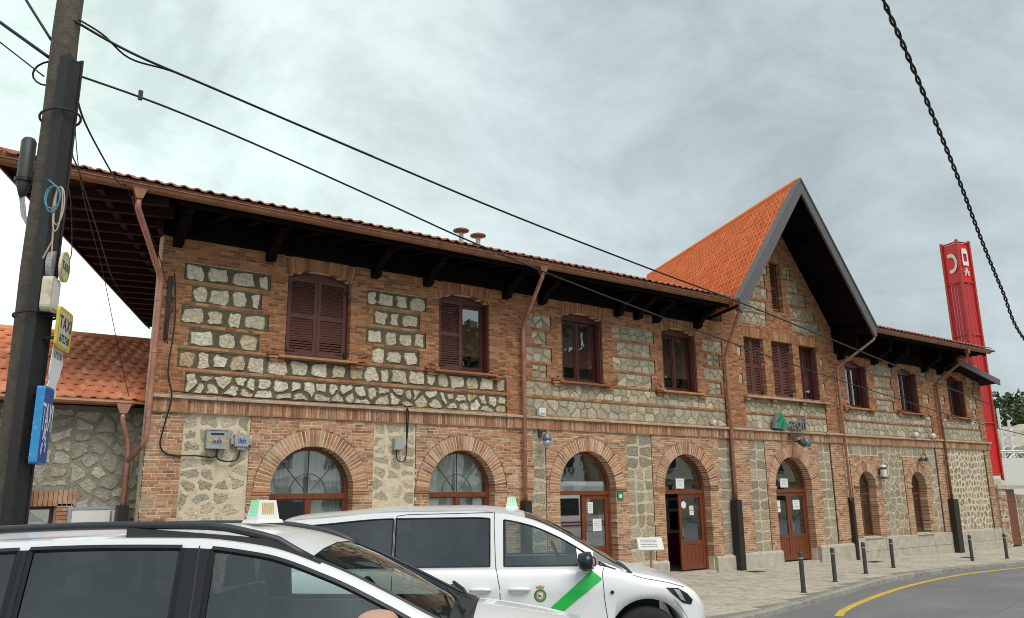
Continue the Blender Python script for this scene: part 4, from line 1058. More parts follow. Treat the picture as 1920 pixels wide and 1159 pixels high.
# ================================================================== ANNEX
AN = thing('annex_building', 'low stone annex with orange tiled roof left of the station', 'building', (-1, 4, 0))
AY = .9; AXR = 3.22 + SK * AY
g = MB()
for a, b, z0, z1 in ((-9, 1.35, -.1, 3.95), (1.35, 1.95, -.1, .8), (1.35, 1.95, 2.15, 3.95), (1.95, AXR, -.1, 3.95)): g.box(a, b, AY, AY + .4, z0, z1)
g.build('wall', M['mortD'], AN)
STN = []
rs = random.Random(5)
cells(-1.2, 1.28, .3, 3.9, .40, .21, .30, .03, .012, 'stoneD', .022); cells(2.12, AXR - .02, .3, 3.9, .40, .21, .30, .03, .012, 'stoneD', .022); cells(1.28, 2.12, 2.45, 3.9, .40, .21, .30, .03, .012, 'stoneD', .022)
for (poly, cx, cz, ar, h, m, yb) in STN:
    gg = MB(); stone_mesh(gg, poly, cx, cz, h, 0, cx, cz); link('stone', gg.mesh('stone', M[m]), AN, loc=(cx, AY - .004, cz))
# brick framed window low in the wall
k = 0
x = 1.05
while x < 2.25:
    gg = MB(); gg.box(0, .068, -.05, .2, 0, .28); link('lintel_brick', gg.mesh('lintel_brick', M['brickL']), AN, loc=(x, AY, 2.12)); x += .078
for xx in (1.05, 1.98):
    z = .8
    while z < 2.1: gg = MB(); gg.box(0, .26, -.05, .25, 0, .062); link('jamb_brick', gg.mesh('jamb_brick', M['brickL']), AN, loc=(xx + (.04 if xx < 1.5 else -.0), AY, z)); z += .072
g = MB(); rectframe(g, 1.35, 1.95, .8, 2.12, AY + .12, AY + .18, .06); w = g.build('window', M['fram'], AN); pane(1.41, 1.89, .86, 2.06, AY + .15, w)
AE, AEZ, ARY, ARZ = .48, 4.06, 4.35, 5.88       # eave y/z, ridge y/z
ro = slab([(-9, AE, AEZ), (AXR - .15, AE, AEZ), (AXR - .15 + SK * (ARY - AE), ARY, ARZ), (-9, ARY, ARZ)], .06, 'roof', 'tileA', AN)
slab([(-9, ARY, ARZ), (AXR - .15 + SK * (ARY - AE), ARY, ARZ), (AXR - .15 + SK * 7.6, 8.1, AEZ), (-9, 8.1, AEZ)], .06, 'roof', 'tileA', AN)
tile_field(ro, Vector((-2.2, AE - .03, AEZ)), Vector((1, 0, 0)), Vector((0, ARY - AE, ARZ - AEZ)), 34, 13, .345, 'tileA', lambda c: c.x < AXR - .08 + SK * (c.y - AE) and c.z < ARZ + .03, 300)
g = MB(); g.tube([(-9, ARY, ARZ + .02), (AXR + .9, ARY, ARZ + .02)], .10, 8); g.build('ridge_tiles', M['tileA'], ro)
g = MB(); g.box(-9, AXR - .2, AE + .02, AY, AEZ - .10, AEZ - .065); g.build('eave_board', M['wood'], AN)
g = MB(); g.tube([(-9, AE - .07, AEZ - .06), (3.02, AE - .07, AEZ - .06)], .065, 10); g.build('gutter', M['gutter'], AN)
g = MB(); g.prism([(2.72, AEZ - .08), (2.98, AEZ - .08), (2.91, AEZ - .26), (2.79, AEZ - .26)], 'y', AE - .13, AE - .01); hp = g.build('outlet', M['copper'], AN)
pp = [(2.85, AE - .07, AEZ - .24), (2.85, AE - .07, 3.70), (3.0, AE + .05, 3.32), (3.04, AE + .08, 3.0), (3.02, AE + .08, 1.6)]
g = MB(); g.tube([Vector(pp[0]), Vector(pp[1]), (2.88, AE - .05, 3.6), (2.97, AE + .04, 3.40), Vector(pp[2]), Vector(pp[3]), Vector(pp[4])], .05, 10); g.build('downpipe', M['copper'], AN, smooth=True)
g = MB(); g.box(2.93, 3.12, AE - .02, AE + .2, 0, 2.12); g.build('pipe_guard', M['boot'], AN)
nb = thing('notice_board', 'white framed notice board on the annex wall above the car roof', 'notice board', (2.7, .85, 1.2))
g = MB(); g.box(2.2, 3.06, .80, .872, 1.1, 2.06); rectframe(g, 2.16, 3.10, 1.06, 2.10, .79, .874, .05); g.build('frame', M['steel'], nb)
g = MB(); g.box(2.23, 3.03, .786, .798, 1.13, 2.03); g.build('sheet', M['white'], nb)
g = MB(); g.box(2.86, 2.90, .780, .785, 1.15, 2.02); g.box(2.94, 2.96, .780, .785, 1.15, 2.02); g.build('print', M['inkg'], nb)
# ================================================================== THINGS ON THE FACADE
def disc(g, c, r, y, n=16, dy=.012): g.lathe([(r, 0), (r, dy)], (c[0], y, c[1]), n, 'y')
def scribble(parent, x0, x1, z0, z1, y):
    g = MB(); rr = random.Random(int(x0 * 100)); n = 6
    for k in range(n):
        xx = x0 + (x1 - x0) * k / n; h = rr.uniform(.45, 1); g.box(xx, xx + (x1 - x0) / n * .45, y - .004, y, z0, z0 + (z1 - z0) * h)
        if k % 2: g.box(xx, xx + (x1 - x0) / n, y - .003, y, z0 + (z1 - z0) * .45, z0 + (z1 - z0) * .62)
    g.build('graffiti_tag', M['bluem'], parent)
t = thing('meter_box', 'larger grey square electricity box with blue scribble on the stone panel', 'meter box', (4.46, -.03, 3.15), 'electricity boxes on the station wall')
g = MB(); g.box(4.26, 4.66, -.17, -.02, 3.16, 3.52); g.build('case', M['greyp'], t)
g = MB(); rectframe(g, 4.255, 4.665, 3.155, 3.525, -.185, -.172, .02); g.build('lid_rim', M['greyp'], t)
g = MB(); g.box(4.33, 4.58, -.178, -.172, 3.42, 3.455); g.build('slot', M['ink'], t)
g = MB(); g.box(4.27, 4.65, -.176, -.172, 3.29, 3.325); g.build('yellow_band', M['yels'], t); scribble(t, 4.37, 4.54, 3.25, 3.36, -.178)
t = thing('meter_box', 'smaller grey junction box with blue scribble and side lugs beside the larger box', 'meter box', (4.93, -.03, 3.15), 'electricity boxes on the station wall')
g = MB(); g.box(4.80, 5.07, -.15, -.02, 3.21, 3.44); g.box(4.74, 4.80, -.11, -.02, 3.25, 3.37); g.box(5.07, 5.14, -.11, -.02, 3.25, 3.37); g.box(4.86, 5.02, -.12, -.02, 3.15, 3.21); g.build('case', M['greyp'], t)
scribble(t, 4.87, 5.02, 3.27, 3.38, -.153)
t = thing('meter_box', 'small pale rectangular box with cables looping beneath on the stone panel', 'meter box', (8.40, -.03, 3.2), 'electricity boxes on the station wall')
g = MB(); g.box(8.29, 8.51, -.14, -.02, 3.22, 3.47); g.build('case', M['greyp'], t)
g = MB(); g.box(8.305, 8.495, -.148, -.141, 3.235, 3.455); g.build('lid', M['greyp'], t)
def wire(name, label, pts, r, cat='cable', m='cable', n=6, group=None):
    """smooth cable through the points"""
    P = [Vector(p) for p in pts]; o = []
    for i in range(len(P) - 1):
        p0, p1, p2, p3 = P[max(i-1, 0)], P[i], P[i+1], P[min(i+2, len(P)-1)]
        for k in range(6):
            t = k / 6; o.append(.5 * ((2*p1) + (p2-p0)*t + (2*p0-5*p1+4*p2-p3)*t*t + (3*p1-p0-3*p2+p3)*t**3))
    o.append(P[-1]); g = MB(); g.tube(o, r, n); ob = g.build(name, M[m], None, smooth=True); return tag(ob, label, cat, group)
wire('wall_cable', 'black cable dropping down the brick corner to the grey meter boxes', [(3.42, -.16, 6.5), (3.50, -.18, 5.6), (3.45, -.2, 4.6), (3.55, -.22, 4.1), (3.48, -.17, 3.6), (3.44, -.13, 3.2), (3.62, -.10, 3.03), (4.1, -.08, 3.02), (4.45, -.08, 3.0), (4.48, -.1, 3.16)], .016)
wire('wall_cable', 'thick black cable looping under the two grey meter boxes', [(4.48, -.10, 3.16), (4.50, -.11, 2.98), (4.66, -.11, 2.92), (4.86, -.11, 2.95), (4.93, -.1, 3.15)], .016)
wire('wall_cable', 'black cable lying along the top of the string course', [(3.55, -.10, 4.22), (4.5, -.12, 4.185), (5.6, -.12, 4.18), (6.6, -.12, 4.182), (7.6, -.12, 4.185), (8.2, -.12, 4.20), (8.45, -.17, 4.22), (8.56, -.21, 4.12), (8.58, -.2, 3.9), (8.6, -.13, 3.5), (8.6, -.1, 3.25)], .014)
wire('wall_cable', 'black cable loop hanging below the small pale box', [(8.36, -.09, 3.22), (8.37, -.10, 3.04), (8.46, -.1, 2.96), (8.58, -.1, 3.02), (8.61, -.1, 3.3), (8.57, -.15, 3.75), (8.55, -.19, 4.15)], .014)
# dark batten and wires at the left corner
o = MB(); o.box(3.34, 3.42, -.085, -.046, 5.2, 6.45); tag(o.build('cable_duct', M['boot']), 'dark brown vertical cable duct beside the left downpipe', 'cable duct')
wire('wall_cable', 'thin black wire from the left eaves down the corner duct', [(2.30, -1.3, 7.55), (2.9, -.7, 6.9), (3.3, -.12, 6.3), (3.46, -.10, 5.9), (3.36, -.12, 5.5), (3.42, -.12, 5.1)], .008)
# lamps
def blue_lamp(x, z, label, y=-.05):
    t = thing('wall_lamp', label, 'lamp', (x, y, z), 'lamps on the station wall')
    g = MB(); g.tube([(x, y + .02, z + .22), (x, y - .22, z + .26), (x, y - .26, z + .2)], .014, 6); g.box(x - .05, x + .05, y - .02, y + .03, z + .12, z + .30); g.build('arm', M['dgrey'], t)
    g = MB(); g.lathe([(.03, z + .20), (.07, z + .17), (.11, z + .08), (.12, z + .02)], (x, y - .26, 0), 14); g.build('hood', M['bluegrey'], t, smooth=True)
    g = MB(); g.lathe([(.105, z + .02), (.10, z - .08), (.06, z - .13), (.01, z - .14)], (x, y - .26, 0), 14); g.build('globe', M['lens'], t, smooth=True)
blue_lamp(12.42, 3.52, 'blue grey hooded wall lamp on the stone strip beside the middle downpipe')
t = thing('wall_lamp', 'pair of floodlights with grey shades under the station logo', 'lamp', (22.9, -.1, 3.6), 'lamps on the station wall')
g = MB(); g.box(22.45, 23.05, -.25, -.15, 3.96, 4.03); g.tube([(22.85, -.1, 3.80), (22.85, -.42, 3.86)], .02, 6); g.build('bracket', M['dgrey'], t)
for dx, m in ((-.02, 'dgrey'), (.24, 'bluegrey')):
    g = MB(); g.lathe([(.04, -.30), (.10, -.40), (.15, -.50), (.02, -.505)], (22.78 + dx, 0, 3.76), 14, 'y'); g.build('shade', M[m], t, smooth=True)
t = thing('wall_lamp', 'white cylindrical wall lamp with black band beside the arched window', 'lamp', (27.74, -.05, 2.7), 'lamps on the station wall')
g = MB(); g.lathe([(.10, 2.66), (.11, 2.72), (.11, 3.02), (.10, 3.10), (.02, 3.12)], (27.74, -.22, 0), 14); g.build('body', M['white'], t, smooth=True)
g = MB(); g.lathe([(.118, 2.95), (.118, 3.02)], (27.74, -.22, 0), 14); g.lathe([(.118, 2.62), (.118, 2.68)], (27.74, -.22, 0), 14); g.box(27.70, 27.78, -.14, 0, 2.8, 2.95); g.build('band', M['dgrey'], t)
t = thing('wall_lamp', 'black gooseneck wall lamp above the right arched window', 'lamp', (30.62, -.05, 3.3), 'lamps on the station wall')
g = MB(); g.tube([(30.62 + .17 * math.cos(a), -.24, 3.40 + .17 * math.sin(a)) for a in [math.pi * i / 10 for i in range(11)]], .016, 6); g.box(30.58, 30.66, -.24, 0, 3.30, 3.36); g.build('arm', M['dgrey'], t)
for s in (-1, 1): g = MB(); g.lathe([(.02, 3.44), (.06, 3.40), (.085, 3.28), (.02, 3.27)], (30.62 + .17 * s, -.24, 0), 12); g.build('shade', M['dgrey'], t)
for x, lb in ((30.35, 'left white round spotlight on the right wing string course'), (31.63, 'right white round spotlight on the right wing string course beside the pipe')):
    t = thing('spotlight', lb, 'spotlight', (x, -.1, 4.15), 'spotlights on the string course')
    g = MB(); g.box(x - .02, x + .02, -.14, -.10, 4.15, 4.20); g.build('foot', M['dgrey'], t)
    g = MB(); g.lathe([(.04, -.08), (.09, -.12), (.105, -.19), (.09, -.24), (.03, -.26)], (x, 0, 4.26), 14, 'y'); g.build('head', M['white'], t, smooth=True)
for x, z, s, lb in ((12.42, 4.26, .10, 'small white cube sensor on stone panel beside the middle downpipe'), (18.92, 4.27, .07, 'tiny white sensor on stone panel left of the gable downpipe')):
    t = thing('wall_sensor', lb, 'sensor', (x, -.05, z), 'small white sensors above the string course')
    g = MB(); g.box(x - s, x + s, -.16, -.05, z - s, z + s * .9); g.build('case', M['white'], t)
    g = MB(); g.box(x - s * .4, x + s * .4, -.05, -.01, z - s * .4, z + s * .4); g.box(x - s * .7, x + s * .7, -.166, -.161, z - s * .7, z - s * .3); g.build('mount', M['greyp'], t)
t = thing('small_sign', 'small green square sign on brick beside the glazed door', 'sign', (15.07, -.05, 2.1), None)
g = MB(); g.box(14.97, 15.17, -.062, -.048, 2.05, 2.27); g.build('plate', M['gsign'], t)
g = MB(); g.box(15.02, 15.12, -.066, -.063, 2.11, 2.20); g.build('pictogram', M['inkw'], t)
# station logo
t = thing('station_logo_sign', 'green emblem with grey three dimensional letters above the central door', 'sign', (22.6, -.1, 4.17))
g = MB(); g.prism([(21.72, 4.18), (21.80, 4.44), (21.93, 4.66), (22.06, 4.70), (22.20, 4.62), (22.33, 4.40), (22.40, 4.25), (22.30, 4.18)], 'y', -.22, -.12); em = g.build('emblem', M['gradif'], t)
g = MB(); g.prism([(21.70, 4.19), (21.77, 4.44), (21.90, 4.66), (21.96, 4.68), (21.87, 4.46), (21.82, 4.19)], 'y', -.225, -.118); g.build('emblem_edge', M['grey6'], em)
for pl in ([(21.80, 4.40), (21.98, 4.47), (22.10, 4.60), (22.115, 4.585), (22.0, 4.45), (21.80, 4.375)], [(22.06, 4.19), (22.14, 4.36), (22.22, 4.46), (22.235, 4.45), (22.16, 4.35), (22.085, 4.19)]):
    g = MB(); g.prism(pl, 'y', -.226, -.219); g.build('emblem_groove', M['carp'], em)
text('adif', 'letters', M['grey6'], t, (22.98, -.20, 4.19), (1, 0, 0), (0, 0, 1), .44, .05)
# information stand on the pavement
t = thing('information_stand', 'slanted white information panel on a thin brown post in front of the doors', 'stand', (14.15, -2.0, 0))
g = MB(); g.tube([(14.15, -2.0, 0), (14.15, -2.0, 1.02)], .028, 8); g.box(14.03, 14.27, -2.1, -1.9, 0.0, .015); g.build('post', M['copper'], t)
c = Vector((14.15, -2.0, 1.06)); e1 = RH * .30; e2 = (VH * .16 + Vector((0, 0, .13)))
nn = e1.cross(e2).normalized() * .03
g = MB(); g.add([c - e1 - e2, c + e1 - e2, c + e1 + e2, c - e1 + e2, c - e1 - e2 - nn, c + e1 - e2 - nn, c + e1 + e2 - nn, c - e1 + e2 - nn], [(0,1,2,3),(7,6,5,4),(0,4,5,1),(1,5,6,2),(2,6,7,3),(3,7,4,0)]); g.build('panel', M['white'], t, fixn=True)
n1_ = nn.normalized() * .003; g = MB()
for a in (-.6, -.2, .2, .5):
    g.add([c + e1 * u + e2 * v + n1_ for u, v in ((-.75, a), (.55, a), (.55, a + .12), (-.75, a + .12))], [(0, 1, 2, 3)])
g.build('print', M['inkg'], t)
# bollards
BL = ['first bollard from the van, nearest the yellow line end', 'second bollard from the van, before the central door', 'third bollard from the van, beside the tall pipe guard', 'fourth bollard from the van, before the arched window', 'fifth bollard from the van, beside the right pipe guard', 'sixth bollard from the van, by the brick gate pier']
for i, (x, y, h) in enumerate(((16.43, -4.49, .88), (18.88, -3.70, .82), (21.26, -3.10, .83), (23.56, -2.59, .83), (28.3, -2.62, .83), (30.5, -2.74, .83))):
    z = pz(x); t = thing('bollard', 'dark steel cylindrical ' + BL[i], 'bollard', (x, y, z), 'bollards along the pavement')
    g = MB(); g.lathe([(.075, z), (.075, z + .012), (.052, z + .02), (.052, z + h - .15)], (x, y, 0), 14); g.build('shaft', M['dgrey'], t, smooth=False)
    g = MB(); g.lathe([(.055, z + h - .15), (.055, z + h - .12)], (x, y, 0), 14); g.build('band', M['steel'], t)
    g = MB(); g.lathe([(.052, z + h - .12), (.052, z + h - .02), (.04, z + h), (.005, z + h + .006)], (x, y, 0), 14); g.build('cap', M['dgrey'], t)
# ---------------- gate pier and wall at the right end
t = thing('gate_pier', 'weathered stone gate pier with pyramid cap at the station corner', 'gate pier', (36.9, .2, -.2))
g = MB(); g.box(36.46, 37.16, -.12, .6, -.3, 2.22); g.build('shaft', M['mortC'], t)
rr = random.Random(9)
for k in range(30):
    z = -.1 + k * .076
    if z > 2.15: break
    x = 36.45
    while x < 37.14: w_ = min(rr.uniform(.15, .27), 37.17 - x); gg = MB(); gg.box(0, w_ - .012, 0, .03, 0, .062); link('brick', gg.mesh('brick', M[rr.choice(('brickL', 'stoneB', 'stoneA'))]), t, loc=(x, -.145 + rr.uniform(-.006, .006), z)); x += w_
g = MB(); g.box(36.36, 38.9, -.2, .7, 2.22, 2.36); g.build('cap', M['plinth'], t)
g = MB(); g.add([(36.9, -.2, 2.36), (38.2, -.2, 2.36), (38.2, .7, 2.36), (36.9, .7, 2.36), (37.55, .25, 2.66)], [(0, 1, 4), (1, 2, 4), (2, 3, 4), (3, 0, 4)]); g.build('pyramid', M['plinth'], t)
t = thing('gate_door', 'rust red plank gate door beside the stone gate pier', 'gate', (37.7, 0, -.2))
for k in range(6): x = 37.17 + k * .19; g = MB(); g.box(x, x + .182, .02, .07, -.1, 2.2); g.build('plank', M['door'], t)
for zz in (.3, 1.7): g = MB(); g.box(37.17, 38.31, .0, .02, zz, zz + .1); g.build('rail', M['door'], t)
t = thing('boundary_wall', 'rough stone boundary wall beyond the gate door', 'wall', (41, .2, -.2))
g = MB(); g.box(38.32, 52, .0, .5, -.4, 2.0); g.build('core', M['mortC'], t)
STN = []; cells(38.34, 41.5, -.1, 1.98, .4, .28, .3, .02, .02, 'stoneC', .012)
for (poly, cx, cz, ar, h, m, yb) in STN: gg = MB(); stone_mesh(gg, poly, cx, cz, h, 0, cx, cz); link('stone', gg.mesh('stone', M[m]), t, loc=(cx, -.001, cz))

# ================================================================== TOTEM, FOOTBRIDGE, HILL
TT = thing('totem_tower', 'tall red square railway totem tower with mesh panels behind the station', 'tower', (42.2, 3.2, -.2))
tc_ = Vector((42.48, 2.88, 0)); ta = R(-13); T1 = Vector((math.cos(ta), math.sin(ta), 0)); T2 = Vector((-T1.y, T1.x, 0)); TS = .45
def tq(a, b, z): return tc_ + T1 * a * TS + T2 * b * TS + Vector((0, 0, z))
ZT, ZB = 14.75, 2.9
for a, b in ((-1, -1), (1, -1), (1, 1), (-1, 1)):
    g = MB(); w_ = .055
    zt_ = ZT + .12; zb_ = -.2 if (a, b) in ((1, -1), (-1, 1)) else ZB
    g.add([tq(a, b, z) + T1 * dx + T2 * dy for z in (zb_, zt_) for dx, dy in ((-w_, -w_), (w_, -w_), (w_, w_), (-w_, w_))], [(0,3,2,1),(4,5,6,7),(0,1,5,4),(1,2,6,5),(2,3,7,6),(3,0,4,7)]); g.build('post', M['redf'], TT)
lv = [ZB, 5.4, 7.5, 9.85, 12.6, ZT]
for z in lv:
    for (p, q) in (((-1,-1),(1,-1)), ((1,-1),(1,1)), ((1,1),(-1,1)), ((-1,1),(-1,-1))):
        g = MB(); g.tube([tq(*p, z), tq(*q, z)], .045, 4); g.build('crossbar', M['redf'], TT)
for i in range(len(lv) - 1):
    for k, (p, q) in enumerate((((-1,-1),(1,-1)), ((1,-1),(1,1)), ((1,1),(-1,1)), ((-1,1),(-1,-1)))):
        g = MB(); s_ = .93; z0, z1 = lv[i] + .05, lv[i+1] - .05
        top = i == len(lv) - 2
        P0, P1 = tq(p[0]*s_, p[1]*s_, 0), tq(q[0]*s_, q[1]*s_, 0); n_ = 1 if top else 16
        if top: g.add([P0 + Vector((0,0,z0)), P1 + Vector((0,0,z0)), P1 + Vector((0,0,z1)), P0 + Vector((0,0,z1))], [(0,1,2,3)])
        else:
            for j in range(n_):                 # perforated sheet: narrow ribs with gaps
                a0, a1 = j / n_, (j + .86) / n_
                g.add([P0.lerp(P1, a0) + Vector((0,0,z0)), P0.lerp(P1, a1) + Vector((0,0,z0)), P0.lerp(P1, a1) + Vector((0,0,z1)), P0.lerp(P1, a0) + Vector((0,0,z1))], [(0,1,2,3)])
        g.build('head_panel' if top else 'mesh_panel', M['red'] if top or i == 0 else M['redm'], TT)
# white marks on the two visible head panels
def on_face(p, q, u, z, off=.03):
    P0, P1 = tq(*p, 0), tq(*q, 0); n = ((P0 + P1) / 2 - tc_); n.z = 0; n.normalize(); return P0.lerp(P1, u) + Vector((0, 0, z)) + n * off
faceL, faceR = ((-1, 1), (-1, -1)), ((-1, -1), (1, -1))
g = MB(); n = 18; v0 = []
for i in range(n + 1):
    a = R(120) - R(235) * i / n
    for r in (.42, .66): v0.append(on_face(*faceL, .50 + .60 * r * math.cos(a), 13.68 + .80 * r * math.sin(a)))
g.add(v0, [(2*i, 2*i+1, 2*i+3, 2*i+2) for i in range(n)]); g.build('emblem', M['inkw'], TT)
g = MB()
def fr(u0, u1, z0, z1): g.add([on_face(*faceR, u, z) for u, z in ((u0, z0), (u1, z0), (u1, z1), (u0, z1))], [(0, 1, 2, 3)])
def fl(pts): g.add([on_face(*faceR, u, z) for u, z in pts], [list(range(len(pts)))])
fl([(.26, 13.5), (.26, 14.2), (.34, 14.42), (.66, 14.42), (.74, 14.2), (.74, 13.5), (.64, 13.5), (.64, 14.14), (.36, 14.14), (.36, 13.5)]); fr(.36, .64, 13.5, 13.72)
fl([(.30, 12.95), (.40, 12.95), (.56, 13.4), (.46, 13.4)]); fl([(.60, 12.95), (.70, 12.95), (.54, 13.4), (.44, 13.4)]); fr(.3, .7, 13.12, 13.2)
g.build('train_pictogram', M['inkw'], TT)
# white footbridge truss and white hoarding
t = thing('footbridge', 'white steel lattice footbridge far behind the red totem', 'footbridge', (60, 8.5, 0))
dirb = Vector((.93, -.37, 0)); pB = Vector((58.2, 9.4, 0)); acr = Vector((.37, .93, 0))
for off in (0, 2.2):
    for z in (3.9, 4.7):
        g = MB(); g.tube([pB + acr * off + Vector((0,0,z)), pB + dirb * 22 + acr * off + Vector((0,0,z))], .05, 5); g.build('chord', M['white'], t)
    for k in range(22):
        a = pB + acr * off + dirb * k; b = a + dirb; za, zb = (3.9, 4.7) if k % 2 else (4.7, 3.9)
        g = MB(); g.tube([a + Vector((0,0,za)), b + Vector((0,0,zb))], .032, 4); g.tube([a + Vector((0,0,3.9)), a + Vector((0,0,4.7))], .03, 4); g.build('lattice_bar', M['white'], t)
for k in range(2):
    g = MB(); b0 = Vector((59.2 + k * .7, 9.1 - k * .28, 0)); g.tube([b0 + Vector((0,0,-.5)), b0 + Vector((0,0,7.6 - k * .8))], .09, 6)
    for z in range(12): g.tube([b0 + Vector((0, 0, .6 * z)), b0 + Vector((.35, -.14, .6 * z + .3)), b0 + Vector((0, 0, .6 * z + .6))], .04, 4)
    g.build('mast', M['white'], t)
t = thing('white_hoarding', 'plain white panel fence behind the boundary wall', 'fence', (54, 6.6, -.2))
for k in range(6):
    a = Vector((51.6, 8.2, 0)) + Vector((.81, -.585, 0)) * 2.2 * k; b = a + Vector((.81, -.585, 0)) * 2.17
    g = MB(); g.prism([(a.x, a.y), (b.x, b.y), (b.x + .05, b.y + .07), (a.x + .05, a.y + .07)], 'z', -.5, 4.05); g.build('panel', M['white'], t)
# hillside with rocks and trees
g = MB(); nx, ny = 40, 24; rh_ = random.Random(4)
for j in range(ny + 1):
    for i in range(nx + 1):
        x = 62 + 110 * i / nx; y = -45 + 150 * j / ny
        d = (Vector((x, y, 0)) - Vector((150, 45, 0))).length
        g.v.append((x + rh_.uniform(-.8, .8), y + rh_.uniform(-.8, .8), -1.0 + 11.5 * smooth01((95 - d) / 75) * smooth01((x - 62) / 18) + rh_.uniform(-.5, .6)))
for j in range(ny):
    for i in range(nx): a = j * (nx + 1) + i; g.f.append([a, a + 1, a + nx + 2, a + nx + 1]); g.m.append(0)
struct(g.build('hill', M['hill'], smooth=True))
def boulder(c, s, seed, label):
    bm = bmesh.new(); bmesh.ops.create_icosphere(bm, subdivisions=3, radius=1); r = random.Random(seed); ax = [(Vector((r.uniform(-1,1), r.uniform(-1,1), r.uniform(-1,1))).normalized(), r.uniform(.55, .9)) for _ in range(9)]
    for v in bm.verts:
        for a, d in ax:
            k = v.co.dot(a)
            if k > d: v.co -= a * (k - d)
        v.co = Vector((v.co.x * s[0], v.co.y * s[1], v.co.z * s[2])) * (1 + r.uniform(-.015, .015))
    me = bpy.data.meshes.new('boulder'); bm.to_mesh(me); bm.free(); me.materials.append(M['rock']); o = link('boulder', me, None, loc=c); tag(o, label, 'boulder', 'granite outcrop below the hillside trees')
for i, (c, s) in enumerate((((70.5, 13.5, 5.4), (2.6, 2.0, 1.7)), ((73.5, 12.2, 5.2), (3.0, 2.2, 1.9)), ((72, 13.6, 6.4), (2.4, 1.8, 1.1)), ((75.8, 10.4, 5.6), (3.0, 2.2, 1.8)))):
    boulder(c, s, 40 + i, ['leftmost pale granite boulder beside the white mast', 'pale granite boulder in the middle of the outcrop', 'upper pale boulder just under the trees', 'rightmost pale granite boulder at the picture edge'][i])
def tree(loc, h, rx, seed, label, group='trees on the hillside', leaves=1500, ls=.24):
    r = random.Random(seed); t = thing('tree', label, 'tree', loc, group); x, y, z = loc; g = MB()
    pts = [Vector((x, y, z - .5))]; 
    for k in range(1, 6): pts.append(Vector((x + r.uniform(-.1, .1) * k, y + r.uniform(-.1, .1) * k, z + h * .16 * k)))
    g.tube(pts, [.05 * h * (1 - .16 * k) * .6 for k in range(6)], 7)
    cl = []
    for k in range(16):
        a = r.uniform(0, 6.28); u = r.uniform(.15, .95); rr_ = rx * (.35 + .65 * r.random()) * (1.05 - .55 * abs(u - .4))
        c = Vector((x + math.cos(a) * rr_, y + math.sin(a) * rr_, z + h * (.28 + .66 * u))); cl.append((c, rx * r.uniform(.28, .48)))
        if k < 9: s = pts[min(5, 2 + k // 3)]; g.tube([s, s.lerp(c, .5) + Vector((0, 0, .1)), c], [.022 * h * .5, .014 * h * .5, .004 * h], 5)
    g.build('trunk', M['bark'], t)
    lf = MB()
    for k in range(leaves):
        c, cr_ = cl[r.randrange(len(cl))]; d = Vector((r.gauss(0, 1), r.gauss(0, 1), r.gauss(0, 1))).normalized() * cr_ * (r.random() ** .45)
        d.z *= .8; p = c + d; n = Vector((r.gauss(0, 1), r.gauss(0, 1), r.gauss(.5, 1))).normalized(); a = n.cross(Vector((r.random(), r.random(), .3))).normalized(); b = n.cross(a); s = ls * r.uniform(.6, 1.3)
        lf.add([p - a * s, p - b * s * .55, p + a * s, p + b * s * .55], [(0, 1, 2, 3)])
    lf.build('crown', M['leaf'], t, kind='stuff'); return t
TL = [((69, 17.5, 3.4), 4.6, 2.2, 'low bushy tree at the station roof edge on the hill'), ((72.5, 16.5, 3.7), 5.2, 2.6, 'broad green tree in the middle of the hillside'), ((76.5, 14.6, 3.9), 5.0, 2.6, 'green tree near the right picture edge on the hill'), ((80, 12.5, 4.3), 5.4, 2.8, 'rightmost hillside tree, cut by the picture edge'), ((75, 19.5, 5.1), 5.5, 2.8, 'darker tree behind the front row on the hill'), ((80, 17.5, 5.5), 5.5, 3.0, 'hilltop tree behind the rightmost one'), ((71, 14.6, 3.1), 2.6, 1.7, 'small shrub above the granite boulders')]
for i, (l, h, rx, lb) in enumerate(TL): tree(l, h, rx, 60 + i, lb)
# ================================================================== UTILITY POLE WITH TAXI SIGNS
def at(D, lat, z=0): return Vector((CAMP.x, CAMP.y, 0)) + VH * D + RH * lat + Vector((0, 0, z))
GN = .48                                        # street level near the camera
pb = at(8.62, -5.335)
UP = thing('utility_pole', 'weathered timber utility pole braced by a black steel post, left edge', 'utility pole', (pb.x, pb.y, GN))
g = MB(); n = 24; pr = random.Random(2)
g.tube([pb + Vector((.01 * math.sin(k * .9), .01 * math.cos(k * 1.1), -.3 + k * .42)) for k in range(23)], [.158 - .0006 * k + pr.uniform(-.004, .004) for k in range(23)], 14); g.build('timber_shaft', M['poleW'], UP, smooth=True)
sp = at(8.40, -5.10); rot = [VH * .93 + RH * .37, RH * .93 - VH * .37]
g = MB()
def ibox(c, u, v, a, b, z0, z1): g.add([c + u * i * a + v * j * b + Vector((0, 0, z)) for z in (z0, z1) for i, j in ((-1,-1),(1,-1),(1,1),(-1,1))], [(0,3,2,1),(4,5,6,7),(0,1,5,4),(1,2,6,5),(2,3,7,6),(3,0,4,7)])
ibox(sp + rot[0] * -.085, rot[0], rot[1], .012, .078, -.2, 7.25); ibox(sp + rot[0] * .085, rot[0], rot[1], .012, .078, -.2, 7.25); ibox(sp + rot[1] * .0, rot[0], rot[1], .073, .012, -.2, 7.25)
ibox(sp, rot[0], rot[1], .07, .066, -.2, 7.2); g.build('steel_post', M['poleS'], UP, fixn=True)
for z in (6.55, 4.2, 1.5):
    g = MB(); cc = (pb + sp) / 2
    g.tube([cc + (pb - sp).normalized() * .30 * math.cos(a) + (pb - sp).normalized().cross(Vector((0, 0, 1))) * .20 * math.sin(a) + Vector((0, 0, z)) for a in [2 * math.pi * k / 20 for k in range(21)]], .014, 5); g.build('clamp_band', M['poleS'], UP)
